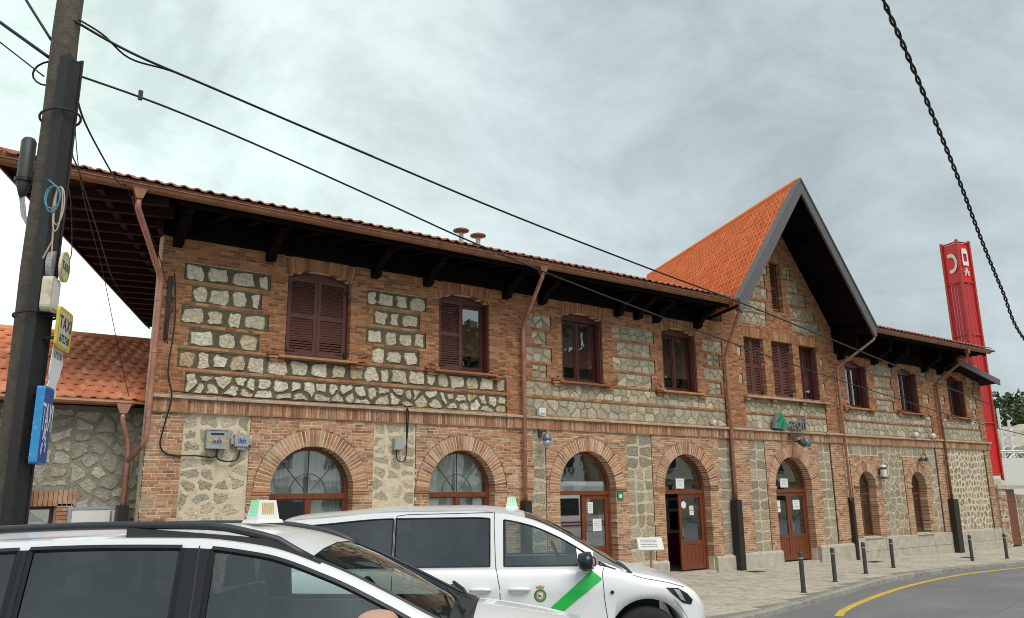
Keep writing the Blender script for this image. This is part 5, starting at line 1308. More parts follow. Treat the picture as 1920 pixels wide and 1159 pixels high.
# dark cylinder (cable end) strapped to the pole
a0 = at(8.6, -5.60); t = thing('cable_terminal', 'dark upright cable terminal tube strapped to the pole', 'cable terminal', (a0.x, a0.y, 5.6))
g = MB(); g.lathe([(.03, 5.62), (.075, 5.76), (.08, 5.82), (.08, 6.30), (.06, 6.34), (.01, 6.35)], (a0.x, a0.y, 0), 14); g.build('tube', M['dgrey'], t, smooth=True)
g = MB(); g.lathe([(.10, 5.80), (.10, 5.84)], (a0.x, a0.y, 0), 14); g.tube([a0 + Vector((0, 0, 5.82)), at(8.6, -5.42, 5.82)], .02, 5); g.build('collar', M['black'], t)
g = MB()
for k in range(3): g.tube([a0 + RH * (.02 * k - .02) + Vector((0, 0, 5.64)), a0 + RH * (.02 * k + .03) + Vector((0, 0, 5.40)), at(8.6, -5.37 + .01 * k, 5.1)], .012, 5)
g.build('tails', M['greyp'], t)
# twine
g = MB(); c0 = at(8.26, -5.0, 5.60)
for k, (rx, rz, m) in enumerate(((.06, .22, 0), (.045, .26, 0), (.075, .15, 1), (.085, .13, 1))):
    g.tube([c0 + RH * (rx * math.sin(a) + (-.02 if m else .04)) + Vector((0, 0, -rz + rz * math.cos(a))) - VH * .01 * k for a in [2 * math.pi * i / 18 for i in range(19)]], .008, 5, m)
g.tube([at(8.6, -5.40, 5.83), at(8.42, -5.25, 5.76), at(8.27, -5.1, 5.68), c0], .008, 5, 1); g.tube([at(8.6, -5.36, 5.42), at(8.4, -5.2, 5.34), at(8.27, -5.06, 5.36), c0 + Vector((0, 0, -.3))], .007, 5, 1)
g.tube([c0, c0 + Vector((0, 0, -.35)), c0 + RH * .02 + Vector((0, 0, -.62)), c0 + RH * -.06 + Vector((0, 0, -.82))], .009, 5); g.tube([c0 + RH * .02 + Vector((0, 0, -.62)), c0 + RH * .03 + Vector((0, 0, -.8))], .008, 5)
tag(g.build('tied_twine', [M['rope'], M['ropeb']]), 'loops of pale and blue twine knotted round the pole', 'twine')
# signs: plates standing out from the pole, seen edge-on
E_ = Vector((math.cos(R(69)), math.sin(R(69)), 0)); NF = Vector((E_.y, -E_.x, 0)); UZ = Vector((0, 0, 1))
def plate(g, o, w, pts, th, mi=0):
    """polygon in (along E_, z) with thickness"""
    n = len(pts); f = [o + E_ * p[0] * w + UZ * p[1] for p in pts]
    g.add(f + [p - NF * th for p in f], [list(range(n)), list(range(n, 2 * n))[::-1]] + [[i, n + i, n + (i + 1) % n, (i + 1) % n] for i in range(n)], mi)
def rr_rect(x0, x1, z0, z1, r=.05, n=4):
    o = []
    for cx, cz, a0 in ((x1 - r, z1 - r, 0), (x0 + r, z1 - r, 90), (x0 + r, z0 + r, 180), (x1 - r, z0 + r, 270)):
        for k in range(n + 1): a = R(a0 + 90 * k / n); o.append((cx + r * math.cos(a), cz + r * math.sin(a)))
    return o
o_ = at(8.32, -4.84)
t = thing('taxi_sign', 'yellow and white taxi sign with telephone number fixed to the pole', 'sign', (o_.x, o_.y, 3.85))
g = MB(); plate(g, o_, 1, rr_rect(0, .52, 3.83, 4.27), .03); pl = g.build('plate', M['yels'], t, fixn=True)
g = MB(); plate(g, o_ + NF * .003, 1, rr_rect(.03, .44, 3.86, 4.23, .04), .002); g.build('white_field', M['creams'], pl, fixn=True)
text('TAXI', 'lettering', M['ink'], pl, o_ + NF * .006 + E_ * .25 + UZ * 4.04, E_, UZ, .15, .001)
text('672330', 'number', M['ink'], pl, o_ + NF * .006 + E_ * .25 + UZ * 3.90, E_, UZ, .09, .001)
for z in (3.93, 4.17): g = MB(); g.tube([o_ + E_ * .05 - NF * .03 + UZ * z, at(8.42, -5.12, z)], .018, 5); g.build('arm', M['poleS'], t)
o_ = at(8.30, -4.88)
t = thing('round_taxi_sign', 'round yellowed taxi sign above the white lamp box on the pole', 'sign', (o_.x, o_.y, 4.6))
for dy, m, th in ((0, 'creams', .03), (-.10, 'greyp', .06)):
    g = MB(); plate(g, o_ + NF * dy, 1, [(.18 + .16 * math.cos(2 * math.pi * k / 24), 4.74 + .17 * math.sin(2 * math.pi * k / 24)) for k in range(24)], th); pl = g.build('disc', M[m], t, fixn=True)
    if dy == 0:
        g = MB(); n = 24; v = []
        for k in range(n):
            a = 2 * math.pi * k / n
            for r in (.14, .161): v.append(o_ + NF * .004 + E_ * (.18 + r * math.cos(a)) + UZ * (4.74 + r * 1.06 * math.sin(a)))
        g.add(v, [(2*k, 2*k+1, (2*k+3) % (2*n), (2*k+2) % (2*n)) for k in range(n)]); g.build('yellow_rim', M['yels'], pl)
        text('TAXI', 'lettering', M['ink'], pl, o_ + NF * .006 + E_ * .18 + UZ * 4.70, E_, UZ, .09, .001)
g = MB(); g.tube([o_ + E_ * .1 - NF * .16 + UZ * 4.72, at(8.42, -5.1, 4.72)], .03, 6); g.build('arm', M['poleS'], t)
o_ = at(8.22, -4.90)
t = thing('lamp_box', 'dirty white rounded lamp box under the round sign on the pole', 'lamp box', (o_.x, o_.y, 4.3))
g = MB(); plate(g, o_, 1, rr_rect(0, .30, 4.20, 4.58, .06), .10); g.build('case', M['creams'], t, fixn=True)
g = MB(); plate(g, o_ + NF * .004, 1, rr_rect(.04, .26, 4.24, 4.54, .05), .003); g.build('face', M['white'], t, fixn=True)
g = MB(); g.box(0, 0, 0, 0, 0, 0) if False else None
g.tube([o_ + E_ * .1 - NF * .12 + UZ * 4.4, at(8.42, -5.1, 4.42)], .03, 6); g.build('arm', M['poleS'], t)
o_ = at(8.30, -4.88)
t = thing('torn_notice', 'torn white plastic notice hanging between yellow and blue signs', 'notice', (o_.x, o_.y, 3.3))
g = MB(); plate(g, o_, 1, [(.02, 3.38), (.08, 3.47), (.04, 3.55), (.10, 3.90), (.46, 3.86), (.50, 3.70), (.44, 3.56), (.34, 3.44), (.40, 3.34), (.30, 3.29), (.22, 3.36), (.10, 3.31)], .006); pl = g.build('sheet', M['paper'], t, fixn=True)
text('672330', 'number', M['inkg'], pl, o_ + NF * .004 + E_ * .28 + UZ * 3.73, E_, UZ, .075, .001)
o_ = at(8.26, -4.86)
t = thing('blue_taxi_sign', 'blue box sign with white lettering low on the pole', 'sign', (o_.x, o_.y, 2.62))
g = MB(); plate(g, o_, 1, rr_rect(0, .32, 2.60, 3.40, .03), .08); bx_ = g.build('case', M['blue2'], t, fixn=True)
g = MB(); plate(g, o_ + NF * .004, 1, rr_rect(.015, .305, 2.62, 3.38, .03), .003); g.build('face', M['blues'], bx_, fixn=True)
text('TAXI', 'lettering', M['inkw'], bx_, o_ + NF * .008 + E_ * .16 + UZ * 2.94, E_, UZ, .30, .001, sx=.40)
g = MB(); rr = random.Random(31)
for k in range(9): u, z = rr.uniform(.03, .24), rr.uniform(2.68, 2.9); g.add([o_ + NF * .008 + E_ * (u + a) + UZ * (z + b) for a, b in ((0, 0), (.03, .02), (.05, .12), (.02, .10))], [(0, 1, 2, 3)])
g.build('worn_print', M['inkw'], bx_)
for z in (2.66, 3.33): g = MB(); g.tube([o_ + E_ * .1 - NF * .09 + UZ * z, at(8.42, -5.12, z)], .022, 5); g.build('arm', M['poleS'], t)
# ---------------- overhead cables
def sag(a, b, s, n=14): a, b = Vector(a), Vector(b); return [a.lerp(b, k / n) - Vector((0, 0, 4 * s * (k / n) * (1 - k / n))) for k in range(n + 1)]
grp = 'overhead cables at the pole'
wire('overhead_cable', 'upper black overhead cable from pole top across the whole station front', [(.70, -6.15, 7.86), (1.41, -6.1, 7.66), (2.44, -6.03, 7.52), (4.86, -5.87, 7.20), (7.54, -5.69, 6.87), (10.99, -5.46, 6.53), (13.9, -5.26, 6.28), (16.34, -5.1, 6.02), (20.42, -4.82, 5.58), (27.07, -4.37, 4.86), (34, -3.9, 4.3), (46, -3.1, 3.9)], .016, group=grp)
wire('overhead_cable', 'second cable twisted beside the upper cable near the pole', [(.70, -6.12, 7.92), (1.07, -6.10, 7.80), (1.41, -6.06, 7.60), (1.9, -6.03, 7.60), (2.44, -6.0, 7.535), (4.86, -5.85, 7.22)], .012, group=grp)
wire('overhead_cable', 'lower black overhead cable from pole to the right wing of the station', [(.82, -6.14, 7.16), (1.81, -6.05, 7.09), (3.08, -5.93, 6.92), (4.93, -5.76, 6.61), (6.64, -5.6, 6.31), (8.67, -5.41, 6.03), (10.98, -5.2, 5.76), (13.6, -4.95, 5.48), (16.36, -4.7, 5.20), (20.46, -4.32, 4.86), (28.03, -3.61, 4.32), (36, -2.9, 4.0), (46, -2.0, 3.9)], .0135, group=grp)
o = MB(); o.box(1.55, 1.60, -6.09, -6.05, 7.08, 7.20); tag(o.build('cable_clip', M['cable']), 'small black clip on the lower overhead cable near the pole', 'clip')
q = at(8.5, -5.1, 0)
wire('overhead_cable', 'thick black cable from pole down to the left eaves gutter outlet', [(q.x, q.y, 6.98), (1.05, -5.4, 6.95), (1.5, -4.0, 7.03), (1.95, -2.4, 7.3), (2.22, -1.40, 7.64), (2.42, -1.2, 7.4)], .014, group=grp)
o = MB(); o.tube([(2.36, -1.28, 7.50), (2.50, -1.1, 7.2), (2.75, -.75, 6.9), (3.0, -.3, 6.55)], .014, 6); tag(o.build('red_conduit', M['trainr'], None, smooth=True), 'red flexible conduit sleeve along the left eaves downpipe', 'conduit')
for i, (lb, pts, r) in enumerate((('slack black cable hanging from pole towards the dark left eaves', [(q.x, q.y, 6.95), (.98, -5.2, 6.6), (1.2, -4.05, 6.75), (1.75, -2.2, 6.5), (2.28, -.52, 6.18), (2.75, .6, 6.0)], .011), ('thin slack wire beside the hanging cable at the pole', [(q.x, q.y, 6.3), (.95, -5.3, 6.2), (1.1, -4.6, 6.1), (1.22, -4.2, 5.5), (1.0, -5.6, 4.95)], .007), ('long thin wire from the pole to the annex gutter', [(q.x, q.y, 6.9), (1.25, -4.0, 6.6), (2.0, -1.3, 6.1), (2.6, .1, 5.0), (2.95, .5, 4.1)], .006))): wire('overhead_cable', lb, pts, r, group=grp)
for i, (lb, a, b, r) in enumerate((('black cable leaving the picture at the left edge below the pole top', tuple(at(8.6, -5.50, 7.39)), tuple(at(8.6, -10.92, 11.9)), .022), ('steep black cable leaving upwards left of the pole top', tuple(at(8.6, -5.50, 7.62)), tuple(at(8.6, -7.92, 11.7)), .017), ('thin wire leaving left from the ring on the pole', tuple(at(8.6, -5.53, 7.14)), tuple(at(8.6, -10.91, 11.9)), .010))): wire('overhead_cable', lb, sag(a, b, .15, 6), r, group=grp)
g = MB(); rc = at(8.62, -5.46, 7.19); g.tube([rc + RH * .22 * math.cos(a) + UZ * (.16 * math.sin(a)) for a in [2 * math.pi * k / 18 for k in range(19)]], .012, 5); g.tube([rc + RH * -.03 + UZ * -.15, rc + RH * .0 + UZ * -.5, rc + RH * .08 + UZ * -.85], .010, 5); tag(g.build('cable_ring', M['cable']), 'black cable coil ring hung on the left of the pole', 'cable', grp)
# twisted bundle at upper right, close to the camera
ax_ = [Vector(p) for p in ((1.5, -14.1, 9.6), (4.6, -13.2, 8.25), (7.6, -12.36, 7.3), (8.22, -12.19, 7.13), (9.57, -11.81, 6.73), (11.03, -11.38, 6.32), (12.47, -10.94, 5.9), (14.06, -10.48, 5.43), (15.81, -10.01, 4.88), (20, -9.2, 4.3), (26, -8.2, 4.3), (34, -6.8, 5.0), (46, -5.0, 7.0))]
fine = []
for i in range(len(ax_) - 1):
    p0, p1, p2, p3 = ax_[max(i-1, 0)], ax_[i], ax_[i+1], ax_[min(i+2, len(ax_)-1)]
    m_ = max(4, int((p2 - p1).length / .045))
    for k in range(m_): t_ = k / m_; fine.append(.5 * ((2*p1) + (p2-p0)*t_ + (2*p0-5*p1+4*p2-p3)*t_*t_ + (3*p1-p0-3*p2+p3)*t_**3))
tb = thing('twisted_cable', 'thick twisted black cable bundle hanging across the upper right sky', 'cable', tuple(ax_[-1]))
for s in (0, 1):
    g = MB(); L_ = 0; pts = []
    for i, p in enumerate(fine):
        if i: L_ += (p - fine[i-1]).length
        a = L_ / .42 * 2 * math.pi + s * math.pi; pts.append(p + RH * .017 * math.cos(a) + VH * .017 * math.sin(a))
    g.tube(pts, .0135, 6); g.build('strand', M['cable'], tb, smooth=True)

# ================================================================== VEHICLES
def wheel(parent, x, y, r, side):
    g = MB(); s = side; prof = [(r * .62, -.10), (r * .9, -.105), (r * .985, -.07), (r, 0), (r * .985, .07), (r * .9, .105), (r * .62, .10)]
    g.lathe(prof, (x, y, r), 32, 'y'); w = g.build('wheel', M['rubber'], parent, smooth=True)
    g = MB(); yo = y + s * .085; n = 40
    g.lathe([(r * .64, s * .02 - .0), (r * .66, s * .025), (r * .60, s * .03), (r * .57, s * -.04)], (x, yo, r), 32, 'y'); g.lathe([(r * .16, s * -.02), (r * .16, s * .018), (r * .10, s * .022)], (x, yo, r), 16, 'y')
    for k in range(5):
        for dd in (-.16, .16):
            a = 2 * math.pi * k / 5 + math.pi / 2 + dd; a2 = 2 * math.pi * k / 5 + math.pi / 2 + dd * 1.5
            p0 = (x + r * .12 * math.cos(a), r + r * .12 * math.sin(a)); p1 = (x + r * .60 * math.cos(a2), r + r * .60 * math.sin(a2)); nx_, nz_ = -math.sin(a) * r * .055, math.cos(a) * r * .055
            g.prism([(p0[0]-nx_, p0[1]-nz_), (p1[0]-nx_, p1[1]-nz_), (p1[0]+nx_, p1[1]+nz_), (p0[0]+nx_, p0[1]+nz_)], 'y', yo - .005, yo + s * .016)
    g.build('rim', M['chrome'], w, fixn=True)
def car(name, label, origin, rz, P):
    root = thing(name, label, P.get('cat', 'car'), origin, 'taxis parked in front of the station', rz, local=True)
    L0, L1 = P['x']; W = lambda x: cinterp(P['w'], x); ZT_ = lambda x: cinterp(P['zt'], x); ZB_ = lambda x: cinterp(P['zb'], x); ZR = lambda x: cinterp(P['zr'], x); WR = lambda x: cinterp(P['wr'], x)
    c0, c1 = P['cabin']                        # deck under the glass house
    xs = sorted(set([L0 + (L1 - L0) * i / 80 for i in range(81)] + [c0, c1, L1 - .01, L1 - .025, L0 + .01, L0 + .03]))
    def half(x):
        w, zt, zb = W(x), ZT_(x), ZB_(x); h = zt - zb; cr_ = P.get('crown', .05)
        cl = P.get('crease', .80); zc = min(cl, zt - .10)
        return [(0, zb), (w * .80, zb), (w * .95, zb + h * .06), (w * .985, zb + h * .2), (w, zb + h * .45), (w * .992, zc - .03), (w * .998, zc), (w * .978, zc + (zt - zc) * .55), (w * .955, zt - .035), (w * .93, zt - .008), (w * .84, zt + .006), (w * .45, zt + cr_ * .75), (0, zt + cr_)]
    g = MB(); nh = len(half(0)); ring = 2 * nh - 2
    for x in xs:
        h = half(x)
        for (y, z) in h: g.v.append((x, -y, z))
        for (y, z) in h[-2:0:-1]: g.v.append((x, y, z))
    for i in range(len(xs) - 1):
        for k in range(ring):
            deck = c0 <= xs[i] and xs[i+1] <= c1 and (nh - 4 <= k <= nh + 1)
            g.f.append([i * ring + k, (i+1) * ring + k, (i+1) * ring + (k+1) % ring, i * ring + (k+1) % ring]); g.m.append(1 if deck else 0)
    g.f += [list(range(ring)), [(len(xs)-1) * ring + k for k in range(ring)][::-1]]; g.m += [0, 0]
    body = g.build('body', [M['carw'], M['seat']], root, smooth=True, fixn=True)
    # wheel arches cut out of the body
    for wx in P['wheels']:
        c = MB(); c.lathe([(P['ar'], -1.2), (P['ar'], 1.2)], (wx, 0, P['wr_']), 40, 'y'); cu = c.build('cutter', M['black'], None, fixn=True); cu.location = origin; cu.rotation_euler = (0, 0, rz)
        md = body.modifiers.new('arch', 'BOOLEAN'); md.operation = 'DIFFERENCE'; md.object = cu; md.solver = 'EXACT'
    bpy.context.view_layer.update(); dg = bpy.context.evaluated_depsgraph_get(); me = bpy.data.meshes.new_from_object(body.evaluated_get(dg)); body.modifiers.clear(); body.data = me
    me.polygons.foreach_set('use_smooth', [True] * len(me.polygons)); 
    for o in [o for o in bpy.data.objects if o.name.startswith('cutter')]: bpy.data.objects.remove(o, do_unlink=True)
    ls = MB()
    for wx in P['wheels']:
        ls.lathe([(P['ar'] + .004, -W(wx) * .93), (P['ar'] + .004, W(wx) * .93)], (wx, 0, P['wr_']), 32, 'y')
    ls.f = [f for f in ls.f if len(f) == 4]; ls.m = [0] * len(ls.f); ls.build('arch_liner', M['black'], root, fixn=True)
    ub = MB(); ub.box(L0 + .4, L1 - .5, -.55, .55, .20, ZT_(0) - .35); ub.build('underbody', M['black'], root)
    for wx in P['wheels']:
        for s in (-1, 1): wheel(root, wx, s * (W(wx) - .125), P['wr_'], s)
    # glass house: side strips
    def yb(x): return W(x) * .93
    xr = sorted(set([c0 + (c1 - c0) * i / 90 for i in range(91)] + [q for w_ in P['win'] for q in w_[:2]] + [P['ws'][0], P['ws'][1]]))
    def rows(x):
        b, t = ZT_(x) - .012, ZR(x); h = max(t - b, .004); r1 = b + min(.035, h * .3); r2 = max(r1, t - P['top'])
        def yy(z): u = (z - b) / h; return yb(x) + (WR(x) - yb(x)) * (u ** 1.25)
        return [(z, yy(z)) for z in (b, r1, r2, t)]
    gh = MB()
    def inwin(x0, x1):
        for w_ in P['win']:
            if w_[0] - 1e-6 <= x0 and x1 <= w_[1] + 1e-6: return w_
        return None
    for s in (-1, 1):
        base = len(gh.v); 
        for x in xr:
            for (z, y) in rows(x): gh.v.append((x, s * y, z))
        for i in range(len(xr) - 1):
            for k in range(3):
                if k == 1 and inwin(xr[i], xr[i+1]): continue
                a = base + i * 4 + k; gh.f.append([a, a + 4, a + 5, a + 1]); gh.m.append(0 if k != 1 or xr[i] < P['blackp'][0] or xr[i+1] > P['blackp'][1] else 1)
    # roof and windscreen
    fr_ = [1, .90, .5, 0, -.5, -.90, -1]; base = len(gh.v); CR = P['rcrown']
    for x in xr:
        for f in fr_: gh.v.append((x, -f * WR(x), ZR(x) + CR * (1 - f * f) * smooth01((c1 - x) / .3 + .3)))
    for i in range(len(xr) - 1):
        isws = P['ws'][0] - 1e-6 <= xr[i] and xr[i+1] <= P['ws'][1] + 1e-6
        for k in range(6):
            if isws and 0 < k < 5: continue
            a = base + i * 7 + k; gh.f.append([a, a + 1, a + 8, a + 7]); gh.m.append(0)
    # rear closure
    x = xr[0]; rr_ = rows(x); b0 = len(gh.v)
    for (z, y) in rr_: gh.v.append((x, -y, z))
    for f in fr_[1:-1]: gh.v.append((x, -f * WR(x), ZR(x) + CR * (1 - f * f)))
    for (z, y) in rr_[::-1]: gh.v.append((x, y, z))
    gh.f.append(list(range(b0, len(gh.v)))); gh.m.append(0)
    cab = gh.build('cabin', [M['carw'], M['carp']], root, smooth=True)
    # glass
    for w_ in P['win']:
        for s in (-1, 1):
            q = MB(); xx = [x for x in xr if w_[0] - 1e-6 <= x <= w_[1] + 1e-6]
            for x in xx:
                r_ = rows(x)
                for k in (1, 2): q.v.append((x, s * (r_[k][1] - .006), r_[k][0]))
            for i in range(len(xx) - 1): q.f.append([2*i, 2*i+2, 2*i+3, 2*i+1]); q.m.append(0)
            wn_ = q.build('side_window', M[w_[2]], cab, smooth=True)
            sl_ = MB(); up_ = [(x, s * (rows(x)[2][1] + .001), rows(x)[2][0]) for x in xx]; lo_ = [(x, s * (rows(x)[1][1] + .001), rows(x)[1][0]) for x in xx]
            sl_.tube(lo_, P.get('seal', .010), 4); sl_.tube(up_, P.get('seal', .010), 4); sl_.tube([lo_[0], up_[0]], P.get('seal', .010), 4)
            if (Vector(lo_[-1]) - Vector(up_[-1])).length > .02: sl_.tube([lo_[-1], up_[-1]], P.get('seal', .010), 4)
            sl_.build('window_seal', M['carp'], wn_)
    q = MB(); xx = [x for x in xr if P['ws'][0] - 1e-6 <= x <= P['ws'][1] + 1e-6]; ff = [.90, .5, 0, -.5, -.90]
    for x in xx:
        for f in ff: q.v.append((x, -f * WR(x), ZR(x) - .004 + CR * (1 - f * f) * smooth01((c1 - x) / .3 + .3)))
    for i in range(len(xx) - 1):
        for k in range(4): a = i * 5 + k; q.f.append([a, a + 1, a + 6, a + 5]); q.m.append(0)
    wsg = q.build('windscreen', M['glw'], cab, smooth=True)
    for f in (-.90, .90):
        t_ = MB(); t_.tube([(x, -f * WR(x), ZR(x) + CR * (1 - f * f) * smooth01((c1 - x) / .3 + .3) + .001) for x in xx], .010, 4); t_.build('window_seal', M['carp'], wsg)
    # cabin: seats, wheel, dashboard
    def seat_(x, y, zt):
        s_ = MB(); s_.prism([(x - .13, .5), (x + .1, .5), (x + .02, zt - .2), (x - .16, zt - .22)], 'y', y - .24, y + .24); s_.prism([(x - .16, zt - .19), (x - .04, zt - .18), (x - .06, zt), (x - .15, zt)], 'y', y - .13, y + .13); s_.build('seat', M['seat'], root, fixn=True)
    for (x, y, zt) in P['seats']: seat_(x, y, zt)
    d = MB(); dx = P['dash']; d.prism([(dx - .28, ZT_(dx) - .08), (dx - .22, ZT_(dx) + .035), (dx + .22, ZT_(dx) + .02), (dx + .22, ZT_(dx) - .08)], 'y', -.72, .72); d.build('dashboard', M['seat'], root, fixn=True)
    d = MB(); cx, cz = dx - .36, ZT_(dx) + .02; d.tube([(cx - .08 * math.sin(a), .38 + .18 * math.cos(a), cz + .17 * math.sin(a)) for a in [2 * math.pi * k / 20 for k in range(21)]], .016, 6); d.tube([(cx, .38, cz), (dx - .2, .38, cz - .05)], .03, 6); d.build('steering_wheel', M['seat'], root)
    def side_y(x, z):
        h = [(zz, y) for (y, zz) in half(x)[2:10]]
        if z <= ZT_(x) - .008: return interp(h, z)
        return interp([(zz, y) for (zz, y) in rows(x)], z)
    return root, body, cab, side_y, dict(ZT=ZT_, ZR=ZR, W=W, WR=WR, rows=rows)
def seam(parent, pts, sy, name='door_seam', r=.0045, m='dgrey', off=.0):
    g = MB(); P = []
    for (a, b) in zip(pts, pts[1:]):
        for k in range(6): t = k / 6; P.append((a[0] + (b[0]-a[0]) * t, a[1] + (b[1]-a[1]) * t))
    P.append(pts[-1]); g.tube([(x, -(sy(x, z) + off), z) for x, z in P], r, 4); return g.build(name, M[m], parent)
def handle(parent, x0, x1, z, sy):
    g = MB(); n = 8; P = []
    for k in range(n + 1): u = k / n; x = x0 + (x1 - x0) * u; P.append((x, -(sy(x, z) + .010 + .028 * math.sin(math.pi * u) ** .5), z + .006 * math.sin(math.pi * u)))
    g.tube(P, [.012 + .008 * math.sin(math.pi * k / n) for k in range(n + 1)], 8); g.build('door_handle', M['carw'], parent, smooth=True)
def taxi_light(root, x, y, z, yaw=0, wd=.30):
    t_ = MB(); ca, sa = math.cos(yaw), math.sin(yaw)
    def q(u, v, h): return (x + u * ca - v * sa, y + u * sa + v * ca, z + h)
    d0, d1, w0, w1, h = .065, .045, wd / 2, wd / 2 * .78, .135
    t_.add([q(-d0,-w0,.02), q(d0,-w0,.02), q(d0,w0,.02), q(-d0,w0,.02), q(-d1,-w1,h), q(d1,-w1,h), q(d1,w1,h), q(-d1,w1,h)], [(0,3,2,1),(4,5,6,7),(0,1,5,4),(1,2,6,5),(2,3,7,6),(3,0,4,7)])
    b = t_.build('taxi_light', M['white'], root, fixn=True)
    f = MB(); f.add([q(u, v, hh) for u, v, hh in ((-d0 - .02, -w0 - .02, 0), (d0 + .02, -w0 - .02, 0), (d0 + .02, w0 + .02, 0), (-d0 - .02, w0 + .02, 0), (-d0 - .01, -w0 - .01, .02), (d0 + .01, -w0 - .01, .02), (d0 + .01, w0 + .01, .02), (-d0 - .01, w0 + .01, .02))], [(0,3,2,1),(4,5,6,7),(0,1,5,4),(1,2,6,5),(2,3,7,6),(3,0,4,7)]); f.build('light_base', M['white'], b, fixn=True)
    # lit dots on the end faces, lettering on the long faces
    e = MB()
    for i in range(4):
        for j in range(5):
            hh = .045 + .02 * j; ww = w0 + (w1 - w0) * hh / h; dd = d0 + (d1 - d0) * hh / h
            for sgn in (-1,):
                c = Vector(q(-.036 + .024 * i, sgn * (ww + .003), hh)); a_ = Vector((ca, sa, 0)) * .008; u_ = Vector((0, 0, .006)); e.add([c - a_ - u_, c + a_ - u_, c + a_ + u_, c - a_ + u_], [(0, 1, 2, 3)])
    e.build('green_display', M['ledg'], b)
    am = MB()
    for k in range(6):
        vv = -w1 * .7 + k * w1 * .24; c = [q(d0 + .002 - (d0 - d1) * hh / h + .001, v_, hh) for v_, hh in ((vv, .05), (vv + w1 * .14, .05), (vv + w1 * .14, .12), (vv, .12))]; am.add(c, [(0, 1, 2, 3)])
    am.build('amber_lettering', M['ledo'], b); return b
rzc = math.atan2(RH.y, RH.x)
# ---- white van taxi
vo = at(8.4 + .93, -.31, GN)
V, vb, vc, sy, F = car('taxi_van', 'white passenger van taxi with green diagonal stripe and crest on the door', vo, rzc, dict(cat='van', x=(-2.30, 2.31), cabin=(-2.24, 1.50), crown=.03, crease=.82,
    w=[(-2.30, .78), (-2.24, .86), (-2.05, .915), (-1.5, .93), (0, .93), (1.3, .93), (1.75, .92), (2.0, .87), (2.15, .79), (2.26, .62), (2.31, .42)],
    zt=[(-2.30, .98), (-2.2, 1.02), (-1, 1.03), (1.15, 1.03), (1.40, .995), (1.55, .965), (1.8, .915), (2.0, .855), (2.12, .795), (2.22, .70), (2.31, .56)],
    zb=[(-2.30, .36), (-2.2, .24), (-1.5, .18), (1.8, .18), (2.15, .20), (2.31, .30)],
    zr=[(-2.24, 1.36), (-2.20, 1.46), (-2.10, 1.50), (-1.68, 1.535), (-.97, 1.585), (-.13, 1.588), (.20, 1.562), (.45, 1.51), (.76, 1.385), (1.05, 1.22), (1.30, 1.07), (1.50, .965)],
    wr=[(-2.24, .70), (-1.7, .74), (0, .75), (.4, .74), (1.5, .80)], top=.058, rcrown=.06, seal=.008,
    win=[(-1.83, -.945, 'gld'), (-.915, .055, 'gld'), (.20, 1.13, 'glc'), (1.17, 1.33, 'glc')], ws=(.42, 1.46), blackp=(1.12, 1.18), wheels=(1.63, -1.10), ar=.405, wr_=.33,
    seats=[(.05, -.40, 1.42), (.05, .40, 1.42), (-.85, -.4, 1.36), (-.85, .4, 1.36)], dash=1.18))
bp_ = MB(); bp_.box(-.945, -.915, -.80, -.79, 1.1, 1.5)
seam(V, [(.105, 1.585), (.10, 1.45), (.115, 1.05), (.155, .85), (.18, .35)], sy); seam(V, [(-.93, 1.52), (-.93, 1.06), (-.93, .8), (-.92, .35)], sy)
seam(V, [(-.93, 1.52), (-.90, 1.555), (-.80, 1.568), (.09, 1.580)], sy); seam(V, [(1.22, 1.05), (1.19, .98), (1.20, .75), (1.23, .50), (1.20, .3)], sy)
seam(V, [(1.50, .955), (1.60, .925), (1.85, .88), (2.02, .83)], sy, 'bonnet_seam', .004); seam(V, [(1.90, .72), (2.0, .60), (2.05, .5)], sy, 'bumper_seam', .003)
handle(V, -.14, .07, .835, sy); handle(V, .25, .46, .835, sy)
g = MB(); n = 14                                # green stripe
for i in range(n + 1):
    t_ = i / n; a = (1.085 + (.50 - 1.085) * t_, 1.01 + (.53 - 1.01) * t_); b = (1.185 + (.66 - 1.185) * t_, .925 + (.53 - .925) * t_)
    for k in range(4): u = k / 3; x, z = a[0] + (b[0]-a[0]) * u, a[1] + (b[1]-a[1]) * u; g.v.append((x, -(sy(x, z) + .007), z))
for i in range(n):
    for k in range(3): q0 = i * 4 + k; g.f.append([q0, q0 + 4, q0 + 5, q0 + 1]); g.m.append(0)
g.build('green_stripe', M['green'], V, smooth=True)
def dd(name, m, pts, par, off): g = MB(); g.add([(x, -(sy(x, z) + off), z) for x, z in pts], [list(range(len(pts)))]); return g.build(name, M[m], par)
cx, cz = .56, .775
cr_ = dd('crest', 'gsign', [(cx + .062 * math.cos(a), cz + .062 * math.sin(a)) for a in [2 * math.pi * k / 20 for k in range(20)]], V, .003)
dd('crest_ring', 'gold', [(cx + .048 * math.cos(a), cz + .048 * math.sin(a)) for a in [2 * math.pi * k / 20 for k in range(20)]], cr_, .0045)
dd('crest_field', 'inkw', [(cx - .028, cz + .03), (cx + .028, cz + .03), (cx + .028, cz - .012), (cx, cz - .035), (cx - .028, cz - .012)], cr_, .006)
dd('crest_charge', 'blues', [(cx - .02, cz + .012), (cx + .02, cz + .012), (cx + .012, cz - .012), (cx - .012, cz - .012)], cr_, .0075)
dd('crest_crown', 'gold', [(cx - .035, cz + .065), (cx + .035, cz + .065), (cx + .045, cz + .098), (cx + .02, cz + .085), (cx, cz + .105), (cx - .02, cz + .085), (cx - .045, cz + .098)], cr_, .004)
g = MB(); g.lathe([(.018, 0), (.018, .012)], (1.28, -(sy(1.28, .80) + .010), .80), 12, 'y'); g.build('side_repeater', M['black'], V)
